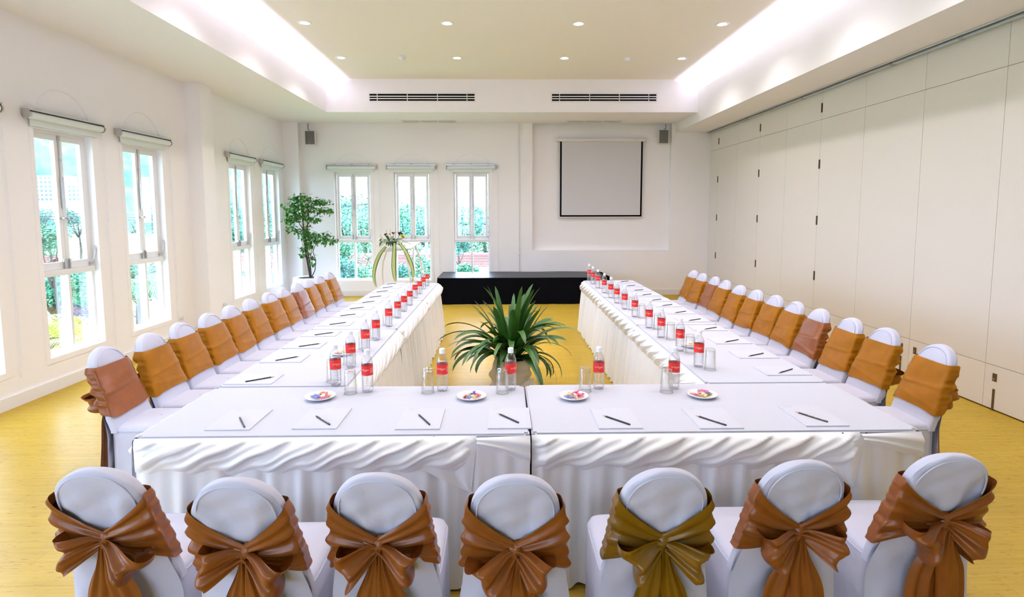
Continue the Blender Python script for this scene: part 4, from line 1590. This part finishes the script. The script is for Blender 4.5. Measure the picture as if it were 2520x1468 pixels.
root = lp(985, 640)
r = tag(empty('lectern', (root.x, LYD, 0)), 'cream lectern with a sloping top and bowed legs behind the window-side tables', 'lectern')
off = Vector((root.x, LYD, 0))
a_, c_, d_, e_ = lp(945, 620, -.1) - off, lp(1012, 614, -.1) - off, lp(1036, 597, .35) - off, lp(972, 600, .35) - off
topb = MB().add([a_, c_, d_, e_] + [v + Vector((0, 0, .022)) for v in (a_, c_, d_, e_)], [(0, 3, 2, 1), (4, 5, 6, 7), (0, 1, 5, 4), (1, 2, 6, 5), (2, 3, 7, 6), (3, 0, 4, 7)])
topb.build('sloping_top', MAT['lectern'], r, bevel=.004)
obj('lip', MB().tube([a_ + Vector((0, -.01, .02)), c_ + Vector((0, -.01, .02))], .014, 8).mesh('lip', MAT['lectern'], True), None, r)
for pts in ([(994, 614), (1001, 635), (1006, 660), (1010, 690)], [(1020, 601), (1030, 625), (1036, 650), (1040, 680)], [(950, 620), (942, 645), (940, 670), (942, 700)]):
    k = 0.0 if pts[0][0] != 1020 else .3
    P3 = [lp(x, y, k) - off for x, y in pts]
    last = P3[-1]
    P3 += [Vector((last.x + .01, last.y, last.z * .5)), Vector((last.x + .015, last.y, .01))]
    obj('leg', MB().tube(P3, .016, 8).mesh('leg', MAT['lectern'], True), None, r)
obj('foot_board', MB().box(-.34, .36, -.1, .36, 0, .02).mesh('foot_board', MAT['lectern']), None, r)

fc = lp(968, 594, -.05)
r = tag(empty('flower_arrangement', fc), 'flower arrangement with white sprays and striped hanging leaves on the lectern', 'flowers')
R = random.Random(9)
PET = {'white': mat('white_petal', (.80, .80, .66), .6), 'yellow': mat('yellow_petal', (.70, .55, .03), .6), 'maroon': mat('maroon_petal', (.07, .008, .014), .6), 'pink': mat('pink_petal', (.62, .12, .18), .6), 'violet': mat('violet_petal', (.03, .02, .16), .6)}


def blossom(m_, rad, layers, n):
    b_ = MB()
    for ly_ in range(layers):
        el = .15 + 1.1 * ly_ / max(1, layers)
        for k in range(n):
            a = 2 * math.pi * (k + .5 * ly_) / n
            t = Vector((math.cos(a) * math.cos(el), math.sin(a) * math.cos(el), math.sin(el)))
            s_ = Vector((-math.sin(a), math.cos(a), 0)) * rad * .38
            L = rad * (1 - .25 * ly_ / max(1, layers))
            b_.add([(0, 0, 0), t * L * .55 - s_, t * L + Vector((0, 0, -.1 * rad)), t * L * .55 + s_], [(0, 1, 2, 3)])
    return b_.mesh('blossom', m_)


BL = {'white': blossom(PET['white'], .034, 1, 5), 'yellow': blossom(PET['yellow'], .050, 4, 11), 'maroon': blossom(PET['maroon'], .055, 3, 7), 'pink': blossom(PET['pink'], .036, 2, 7), 'violet': blossom(PET['violet'], .03, 2, 5)}


def put_bl(c, px, py, dy, sc=1.0):
    o_ = obj('blossom', BL[c], None, r)
    o_.location = lp(px, py, dy) - fc
    o_.rotation_euler = (R.uniform(.2, 1.3), R.uniform(-.5, .5), R.uniform(0, 6))
    o_.scale = (sc, sc, sc)


for px, py, c, sc in ((971, 575, 'yellow', 1), (991, 582, 'yellow', .95), (981, 576, 'maroon', 1), (986, 574, 'maroon', .8), (949, 577, 'maroon', .7), (937, 590, 'maroon', .6), (954, 582, 'pink', .8), (959, 576, 'pink', .7), (964, 578, 'white', 1), (1000, 587, 'violet', .6), (966, 573, 'maroon', .5)):
    put_bl(c, px, py, R.uniform(-.16, -.02), sc)
for k in range(64):
    u = R.gauss(0, 1)
    px = 964 + u * 15
    put_bl('white', px, 592 + R.gauss(0, 5) + abs(u) * 2, R.uniform(-.18, .08), R.uniform(.6, 1.1))
for k in range(12):
    put_bl('white', R.uniform(930, 948), 600 + R.gauss(0, 3), R.uniform(-.1, .1), .6)
for k in range(30):
    a = R.uniform(0, 6.28)
    o = strap_leaf(a, R.uniform(-.3, .9), R.uniform(.12, .2), R.uniform(.016, .03), R.uniform(.2, 1.2), 0, .3, 6, (R.gauss(0, .07), R.gauss(-.04, .04), R.uniform(-.03, .04))).build('leaf', MAT['leaf'], r, True)
for px, py in ((937, 583), (951, 572), (985, 572), (960, 571)):
    p = lp(px, py, -.08) - fc
    obj('twig', MB().tube([(p.x * .4, p.y * .4, 0), p, p + Vector((0, 0, .05))], .003, 5).mesh('twig', MAT['leaf']), None, r)
MAT['stripe'] = None
mm = bpy.data.materials.new('striped_leaf')
mm.use_nodes = True
nt = mm.node_tree
uvn = nt.nodes.new('ShaderNodeUVMap')
sep = nt.nodes.new('ShaderNodeSeparateXYZ')
nt.links.new(uvn.outputs['UV'], sep.inputs['Vector'])
rmp = nt.nodes.new('ShaderNodeValToRGB')
rmp.color_ramp.interpolation = 'CONSTANT'
els = rmp.color_ramp.elements
els[0].position, els[0].color = 0, (.02, .12, .03, 1)
els[1].position, els[1].color = .22, (.55, .55, .16, 1)
e2 = els.new(.46); e2.color = (.10, .24, .05, 1)
e3 = els.new(.54); e3.color = (.55, .55, .16, 1)
e4 = els.new(.78); e4.color = (.02, .12, .03, 1)
nt.links.new(sep.outputs['X'], rmp.inputs['Fac'])
nt.links.new(rmp.outputs['Color'], nt.nodes['Principled BSDF'].inputs['Base Color'])
for pts, wd, dy0 in (([(950, 606), (935, 625), (923, 655), (920, 682), (926, 706)], .032, -.16), ([(971, 598), (970, 625), (969, 655), (971, 678), (973, 692)], .040, -.20), ([(982, 596), (998, 618), (1012, 650), (1017, 675), (1014, 692)], .034, -.16)):
    P3 = [lp(x, y, dy0 - .03 * i) - fc for i, (x, y) in enumerate(pts)]
    fine = []
    for i in range(25):
        u = i / 24 * (len(P3) - 1)
        k = min(int(u), len(P3) - 2)
        t = u - k
        p0, p1, p2, p3 = P3[max(k - 1, 0)], P3[k], P3[k + 1], P3[min(k + 2, len(P3) - 1)]
        fine.append(.5 * ((2 * p1) + (p2 - p0) * t + (2 * p0 - 5 * p1 + 4 * p2 - p3) * t * t + (3 * p1 - p0 - 3 * p2 + p3) * t ** 3))
    V, F, UV = [], [], []
    for i, p in enumerate(fine):
        u = i / 24
        t = (fine[min(i + 1, 24)] - fine[max(i - 1, 0)]).normalized()
        sd = t.cross(Vector((.25, -1, .1))).normalized()
        w_ = wd * (math.sin(math.pi * (.12 + .86 * u)) ** .6)
        for j in range(5):
            q = j / 4
            V.append(p + sd * (q - .5) * 2 * w_ + Vector((0, -.012 * (1 - (2 * q - 1) ** 2), 0)))
            UV.append((q, u))
    for i in range(24):
        for j in range(4):
            F.append((i * 5 + j, i * 5 + j + 1, i * 5 + j + 6, i * 5 + j + 5))
    me = bpy.data.meshes.new('striped_leaf')
    me.from_pydata(V, [], F)
    uvl = me.uv_layers.new(name='UVMap')
    for lp_ in me.loops:
        uvl.data[lp_.index].uv = UV[lp_.vertex_index]
    me.materials.append(mm)
    obj('striped_leaf', me, None, r)


# ------------------------------------------------------------------ outside the windows
GZ = -5.9
MAT['grass'] = mat('lawn', (.16, .30, .15), .95, noise=.5, nscale=.4)
MAT['hill'] = mat('hill_canopy', (.15, .36, .33), .95, spec=.1, noise=.55, nscale=.09, bump=1.0, bscale=.25, col2=(.035, .15, .16))
MAT['treeA'] = mat('tree_leaves', (.055, .24, .17), .7, noise=.5, nscale=1.2, col2=(.02, .12, .10))
MAT['treeB'] = mat('light_tree_leaves', (.10, .30, .15), .7, noise=.5, nscale=1.5, col2=(.03, .17, .09))
MAT['palm'] = mat('palm_leaves', (.14, .33, .10), .6, noise=.4, nscale=2, col2=(.04, .17, .08))
MAT['palmlight'] = mat('light_palm_leaves', (.34, .42, .07), .6)
MAT['redroof'] = mat('red_roof_tiles', (.46, .095, .10), .7, noise=.25, nscale=2)
MAT['shingle'] = mat('dark_shingles', (.075, .062, .085), .8, noise=.4, nscale=3)
MAT['render'] = mat('white_render', (.62, .60, .55), .9)
MAT['darkwin'] = mat('dark_window', (.06, .11, .16), .2)
MAT['timber'] = mat('dark_timber', (.08, .05, .05), .8)
MAT['wire'] = mat('cable_black', (.02, .03, .03), .7)
gr_ = struct(MB().box(-520, 260, 13.2, 620, GZ - .3, GZ).box(-520, -5.6, -60, 13.2, GZ - .3, GZ).build('ground', MAT['grass']))
# wooded hill
R = random.Random(77)


def hn(x, y):
    return math.sin(x * .31 + 1.3 * math.sin(y * .23)) * math.cos(y * .37 + math.sin(x * .19)) + .6 * math.sin(x * .83 + y * .61) * math.sin(y * .9 - x * .4)


G = []
azs = [-75 + 100 * i / 260 for i in range(261)]


def hill_h(az):
    pts = [(-75, 46), (-45, 44), (-38, 38), (-31, 27), (-27, 19), (-23.5, 11.5), (-20, 7), (-16.5, 3.5), (-12, 2.2), (0, 1.5), (25, 1.0)]
    for (a, h0), (b_, h1) in zip(pts, pts[1:]):
        if a <= az <= b_:
            return lerp(h0, h1, (az - a) / (b_ - a))
    return 1


for az in azs:
    row = []
    for j in range(70):
        u = j / 69
        rr = 260 + 240 * u
        x, y = rr * math.sin(math.radians(az)), rr * math.cos(math.radians(az))
        h = GZ + ((hill_h(az) - 1.78) * 3.5 + 1.78 - GZ) * smooth01(u * 1.25)
        row.append(Vector((x, y, h + hn(x * .3, y * .3) * 4.0 * min(1, u * 5 + .1) + hn(x, y) * 1.2)))
    G.append(row)
hl = struct(MB().grid(G).build('hill', MAT['hill'], None, True))


def leaf_cloud(b, c, rx, ry, rz_, n, size, R):
    for _ in range(n):
        while True:
            v = Vector((R.uniform(-1, 1), R.uniform(-1, 1), R.uniform(-1, 1)))
            if .35 < v.length < 1: break
        p = Vector((c[0] + v.x * rx, c[1] + v.y * ry, c[2] + v.z * rz_))
        a, e = R.uniform(0, 6.28), R.uniform(-.9, .6)
        t = Vector((math.cos(a) * math.cos(e), math.sin(a) * math.cos(e), math.sin(e)))
        L = size * R.uniform(.7, 1.3)
        s_ = t.cross(Vector((R.uniform(-.6, .6), R.uniform(-.6, .6), 1))).normalized() * L * .35
        b.add([p - t * L * .5, p - s_, p + t * L * .5, p + s_], [(0, 1, 2, 3)])


def tree(c, rad, label, m_, seed, n=900, size=.4, group='trees and bushes outside', cat='tree', low=False, name='garden_tree'):
    """crown centre c, crown radius rad; the trunk runs down to the ground"""
    R = random.Random(seed)
    r = tag(empty(name, (c.x, c.y, GZ)), label, cat, group)
    o0 = Vector((c.x, c.y, GZ))
    b_ = MB()
    cl_ = c - o0
    for k in range(9):
        a = R.uniform(0, 6.28)
        rr = rad * R.uniform(.2, .68)
        leaf_cloud(b_, (cl_.x + rr * math.cos(a), cl_.y + rr * math.sin(a), cl_.z + R.uniform(-.45, .45) * rad), rad * .5, rad * .5, rad * .42, n // 9, size, R)
    o_ = b_.build('crown', m_, r)
    o_['kind'] = 'stuff'
    H = max(.3, cl_.z)
    tb = MB().tube([(0, 0, 0), (.03 * H, 0, H * .5), (0, 0, H)], [.05 * rad + .05, .04 * rad + .04, .03], 7)
    for k in range(4):
        a = k * 1.6
        tb.tube([(0, 0, H * .7), (rad * .3 * math.cos(a), rad * .3 * math.sin(a), H * .85), (rad * .55 * math.cos(a), rad * .55 * math.sin(a), H + rad * .15)], [.03 * rad + .02, .03 * rad, .01], 5)
    obj('trunk', tb.mesh('trunk', MAT['bark'], True), None, r)
    return r


def palm(base, H, label, m_, seed, nf=14, L=2.2, cat='palm'):
    R = random.Random(seed)
    r = tag(empty('garden_palm', base), label, cat, 'palms outside')
    obj('trunk', MB().tube([(0, 0, 0), (.1, 0, H * .6), (.15, .05, H)], [.12, .09, .08], 8).mesh('trunk', MAT['bark'], True), None, r)
    for k in range(nf):
        az = k * 2.4 + R.uniform(-.3, .3)
        el0 = R.uniform(.3, 1.35)
        b_ = MB()
        p = Vector((.15, .05, H))
        d = Vector((math.cos(az), math.sin(az), 0))
        sd = Vector((-math.sin(az), math.cos(az), 0))
        n = 18
        bend = R.uniform(.9, 1.7)
        for i in range(n):
            u = i / (n - 1)
            el = el0 - bend * u ** 1.3
            t = d * math.cos(el) + Vector((0, 0, math.sin(el)))
            q = p + t * (L / n)
            b_.add([p - sd * .012, p + sd * .012, q + sd * .010, q - sd * .010], [(0, 1, 2, 3)])
            if i > 2:
                ll = L * .30 * math.sin(math.pi * (.15 + .8 * u)) + .1
                for sg in (-1, 1):
                    tip = p + sd * sg * ll * .8 + t * ll * .55 - Vector((0, 0, ll * .35))
                    mid = p + sd * sg * ll * .45 + t * ll * .25 - Vector((0, 0, ll * .05))
                    b_.add([p, mid + t * .03, tip, mid - t * .03], [(0, 1, 2, 3)])
            p = q
        obj('frond', b_.mesh('frond', m_), None, r)
    return r


def tiled_house(x0, x1, yr, ye, zr, ze, label, seed):
    """long house with its ridge along x; the near slope falls from (yr, zr) to (ye, ze)"""
    r = tag(empty('red_roof_house', ((x0 + x1) / 2, yr, GZ)), label, 'house', 'red-roofed houses outside')
    off = Vector(((x0 + x1) / 2, yr, GZ))
    b_ = MB()
    nr = 9
    for j in range(nr):                      # stepped courses of tiles
        v0, v1 = j / nr, (j + 1) / nr
        nx = int((x1 - x0) / .34)
        row0, row1 = [], []
        for i in range(nx * 2 + 1):
            x = lerp(x0, x1, i / (nx * 2))
            w_ = .035 if i % 2 else 0
            row0.append(Vector((x, lerp(yr, ye, v0), lerp(zr, ze, v0) + w_)) - off)
            row1.append(Vector((x, lerp(yr, ye, v1), lerp(zr, ze, v1) + w_ + .05)) - off)
        b_.grid([row0, row1])
    yo = 2 * yr - ye
    b_.add([Vector((x0, yr, zr)) - off, Vector((x1, yr, zr)) - off, Vector((x1, yo, ze)) - off, Vector((x0, yo, ze)) - off], [(0, 1, 2, 3)])
    o_ = b_.build('tiled_roof', MAT['redroof'], r)
    obj('ridge', MB().tube([Vector((x0, yr, zr + .03)) - off, Vector((x1, yr, zr + .03)) - off], .12, 8).mesh('ridge', MAT['redroof'], True), None, r)
    w_ = MB().box(x0 + .3 - off.x, x1 - .3 - off.x, ye + .6 - off.y, yo - .6 - off.y, 0, ze + .05 - GZ)
    obj('wall', w_.mesh('wall', MAT['render']), None, r)
    n = int((x1 - x0) / 2.2)
    for k in range(n):
        x = x0 + 1.1 + k * (x1 - x0 - 1) / n - off.x
        f_ = obj('window', MB().box(x, x + 1.1, ye + .55 - off.y, ye + .61 - off.y, ze - 1.5 - GZ, ze - .25 - GZ).mesh('window', MAT['timber']), None, r)
        obj('pane', MB().box(x + .08, x + 1.02, ye + .53 - off.y, ye + .55 - off.y, ze - 1.42 - GZ, ze - .33 - GZ).mesh('pane', MAT['darkwin']), None, f_)
    return r


def FY(px, py, y): return W(px, py, 1, y)


tiled_house(-24.5, 3.5, 50, 46.5, -1.9, -2.75, 'long red-roofed house seen through the end-wall windows', 1)
tiled_house(-38.5, -33.5, 44.5, 41.5, -1.55, -2.35, 'red-roofed house below the hillside hotel', 2)
tiled_house(-31.5, -26.6, 47.5, 45.0, -2.35, -3.2, 'red-roofed house seen past the casement beside the pilaster', 3)

# hotel on the hillside
HY = 225.0
hb = FY(120, 495, HY)
r = tag(empty('hillside_hotel', (hb.x, HY, hb.z)), 'pale many-storeyed hotel block on the hillside', 'building')
for dx, w_, h_ in ((0, 9.6, 9.8), (11.5, 8.6, 7.2)):
    blk = obj('block', MB().box(dx - w_ / 2, dx + w_ / 2, 0, 9, -12, h_).mesh('block', MAT['render']), None, r)
    for fl_ in range(int(h_ / 1.6)):
        z0 = .3 + fl_ * 1.6
        for k in range(int(w_ / 1.6)):
            x = dx - w_ / 2 + .4 + k * 1.6
            obj('window', MB().box(x, x + 1.0, -.06, .02, z0, z0 + .85).mesh('window', MAT['darkwin']), None, blk)
        obj('balcony', MB().box(dx - w_ / 2, dx + w_ / 2, -.8, 0, z0 - .2, z0 - .05).mesh('balcony', MAT['render']), None, blk)

# gazebo with two-tier shingled roof
gc = FY(206, 700, 33)
r = tag(empty('gazebo', (gc.x, 33, GZ)), 'timber gazebo with a two-tiered shingled roof in the garden', 'gazebo')


def tier(b_, r0, z0, r1, z1, courses, n=6, rot=.3):
    for j in range(courses):
        u0, u1 = j / courses, (j + 1) / courses
        ra, za = lerp(r1, r0, u0), lerp(z1, z0, u0)
        rb, zb = lerp(r1, r0, u1), lerp(z1, z0, u1) + .05
        for k in range(n):
            a0, a1 = rot + 2 * math.pi * k / n, rot + 2 * math.pi * (k + 1) / n
            nsh = max(2, int(rb * 2 * math.pi / n / .22))
            for s_ in range(nsh):
                q0, q1 = s_ / nsh + .01, (s_ + 1) / nsh - .01
                f_ = lambda rr, q, zz: Vector((rr * lerp(math.cos(a0), math.cos(a1), q), rr * lerp(math.sin(a0), math.sin(a1), q), zz))
                lift = .03 * ((s_ * 7 + j * 3) % 3) / 2
                b_.add([f_(ra, q0, za), f_(ra, q1, za), f_(rb, q1, zb + lift), f_(rb, q0, zb + lift), f_(rb, q1, zb - .05), f_(rb, q0, zb - .05)], [(0, 1, 2, 3), (3, 2, 4, 5)])


z_ap, z_u, z_l0, z_l = gc.z - GZ, gc.z - GZ - .95, gc.z - GZ - 1.05, gc.z - GZ - 2.0
b = MB()
tier(b, 1.0, z_u, .12, z_ap, 8)
o = obj('upper_roof', b.mesh('upper_roof', MAT['shingle']), None, r); o['kind'] = 'stuff'
b = MB()
tier(b, 2.5, z_l, .75, z_l0, 11)
o = obj('lower_roof', b.mesh('lower_roof', MAT['shingle']), None, r); o['kind'] = 'stuff'
obj('finial', MB().lathe([(.18, z_ap - .06), (.2, z_ap), (.06, z_ap + .08), (.09, z_ap + .16), (.001, z_ap + .24)], 10).mesh('finial', MAT['shingle'], True), None, r)
obj('lantern', MB().lathe([(.74, z_l0 - .1), (.74, z_u + .1)], 6).mesh('lantern', MAT['timber']), None, r)
for k in range(6):
    a = .3 + 2 * math.pi * k / 6
    obj('post', MB().tube([(2.1 * math.cos(a), 2.1 * math.sin(a), 0), (2.1 * math.cos(a), 2.1 * math.sin(a), z_l + .25)], .09, 8).mesh('post', MAT['timber']), None, r)
    a1 = a + 2 * math.pi / 6
    obj('railing', MB().tube([(2.1 * math.cos(a), 2.1 * math.sin(a), .75), (2.1 * math.cos(a1), 2.1 * math.sin(a1), .75)], .04, 6).mesh('railing', MAT['timber']), None, r)
obj('floor_slab', MB().lathe([(.001, .12), (2.4, .12), (2.4, 0)], 6).mesh('floor_slab', MAT['render']), None, r)

# trees, bushes and palms, each placed along a sight line at a likely distance
A, B_ = MAT['treeA'], MAT['treeB']
spec = [((95, 536), 66, 1.9, 'dark tree at the hill foot beneath the hotel', A), ((190, 540), 68, 2.1, 'rounded dark tree at the hill foot near the hotel', A), ((345, 545), 66, 2.2, 'dark tree at the hill foot seen before the pilaster', A), ((395, 555), 62, 1.7, 'small dark tree at the hill foot seen before the pilaster', A),
        ((120, 590), 24, 1.0, 'frangipani crown with open rosettes near the window', B_), ((125, 700), 26, 1.7, 'bushy green tree beside the gazebo roof', B_), ((205, 672), 40, 1.0, 'feathery tree behind the gazebo', A),
        ((335, 690), 30, 1.5, 'leafy tree over the garden wall before the pilaster', B_), ((395, 690), 30, 1.3, 'leafy shrub over the garden wall before the pilaster', A),
        ((585, 560), 70, 4.8, 'tall pale tree beyond the pilaster windows', B_), ((600, 590), 62, 2.2, 'dense tree above the red roof past the pilaster', A), ((668, 545), 70, 5.0, 'tall tree behind the wires past the pilaster', A), ((672, 590), 60, 2.0, 'low tree above the red roof next to the corner', B_),
        ((850, 560), 75, 6.0, 'wide pale tree on the slope behind the corner window', A), ((895, 565), 70, 5.0, 'round tree on the slope near the corner window', B_), ((865, 645), 26, 1.45, 'dense green bush filling the lower corner window', B_), ((835, 665), 24, .8, 'small green bush low in the corner window', A),
        ((995, 560), 74, 5.4, 'pale tree on the slope behind the lectern', B_), ((1045, 570), 68, 3.0, 'tree behind the utility pole', A), ((1050, 662), 25, .75, 'flowering bush beneath the utility pole', B_), ((990, 672), 24, .6, 'low bush behind the lectern legs', A),
        ((1140, 560), 72, 5.2, 'pale tree on the slope near the screen niche', B_), ((1190, 560), 70, 5.0, 'dark tree on the slope near the screen niche', A), ((1128, 608), 44, 1.0, 'dark round tree above the red roof near the niche', A), ((1150, 672), 26, .55, 'pale bush low in the window near the niche', B_)]
for k, ((px, py), y, rad, lab, m_) in enumerate(spec):
    tree(FY(px, py, y), rad, lab, m_, 300 + k, 2600 if rad > 1.2 else 1500, .09 + rad * .05, cat='bush' if 'bush' in lab or 'shrub' in lab else 'tree')
for k, ((px, py), y, H, lab, m_, L) in enumerate([((150, 850), 17, .9, 'yellow-green palm below the gazebo railing', MAT['palmlight'], 1.6), ((212, 845), 19, 1.0, 'bright fan palm beside the gazebo', MAT['palmlight'], 1.5), ((330, 735), 27, 2.2, 'tall palm over the garden before the pilaster', MAT['palm'], 2.2), ((392, 735), 28, 2.0, 'second palm over the garden close to the pilaster', MAT['palm'], 2.0),
                                                   ((592, 725), 24, 1.0, 'bright palm low in the first window past the pilaster', MAT['palmlight'], 1.4), ((668, 700), 30, 1.2, 'green palm low in the window next to the corner', MAT['palm'], 1.6), ((210, 715), 42, 3.0, 'dark palm behind the gazebo roof', MAT['palm'], 2.4), ((120, 735), 30, 2.4, 'drooping palm in front of the gazebo roof edge', MAT['palm'], 2.0)]):
    p = FY(px, py, y)
    palm((p.x, p.y, GZ), max(.8, p.z - GZ), lab, m_, 400 + k, 14, L)
# utility pole and overhead wires
pp = FY(1048, 500, 40)
r = tag(empty('utility_pole', (pp.x, 40, GZ)), 'grey concrete utility pole with a cross-arm beyond the lectern window', 'pole')
Hh = pp.z - GZ
obj('shaft', MB().tube([(0, 0, 0), (0, 0, Hh + .5)], [.16, .11], 8).mesh('shaft', MAT['speaker']), None, r)
obj('cross_arm', MB().box(-.6, .6, -.06, .06, Hh + .1, Hh + .22).mesh('cross_arm', MAT['speaker']), None, r)
for x in (-.5, -.2, .2, .5):
    obj('insulator', MB().lathe([(.05, Hh + .22), (.06, Hh + .3), (.03, Hh + .42), (.001, Hh + .44)], 8, (x, 0, 0)).mesh('insulator', MAT['cap']), None, r)
for (a, ya), (c, yc), lab, rad in ((((833, 510), 40), ((912, 500), 40), 'thick overhead cable sloping across the corner window', .035), (((970, 488), 40), ((1062, 489), 40), 'overhead cable crossing above the utility pole', .02), (((1112, 486), 40), ((1210, 478), 40), 'overhead cable crossing the window by the niche', .02),
                                   (((60, 522), 30), ((430, 528), 40), 'upper overhead cable crossing the hillside view', .018), (((60, 530), 30), ((430, 534), 40), 'middle overhead cable crossing the hillside view', .018), (((60, 537), 30), ((430, 541), 40), 'lower overhead cable crossing the hillside view', .018), (((540, 534), 40), ((720, 534), 42), 'overhead cable crossing the windows past the pilaster', .02)):
    p, q = FY(*a, ya), FY(*c, yc)
    d = q - p
    p, q = p - d * .6, q + d * .6
    pts = [p.lerp(q, i / 20) + Vector((0, 0, -.004 * d.length * math.sin(math.pi * i / 20))) for i in range(21)]
    tag(MB().tube(pts, rad, 6).build('overhead_cable', MAT['wire']), lab, 'cable', 'overhead cables')
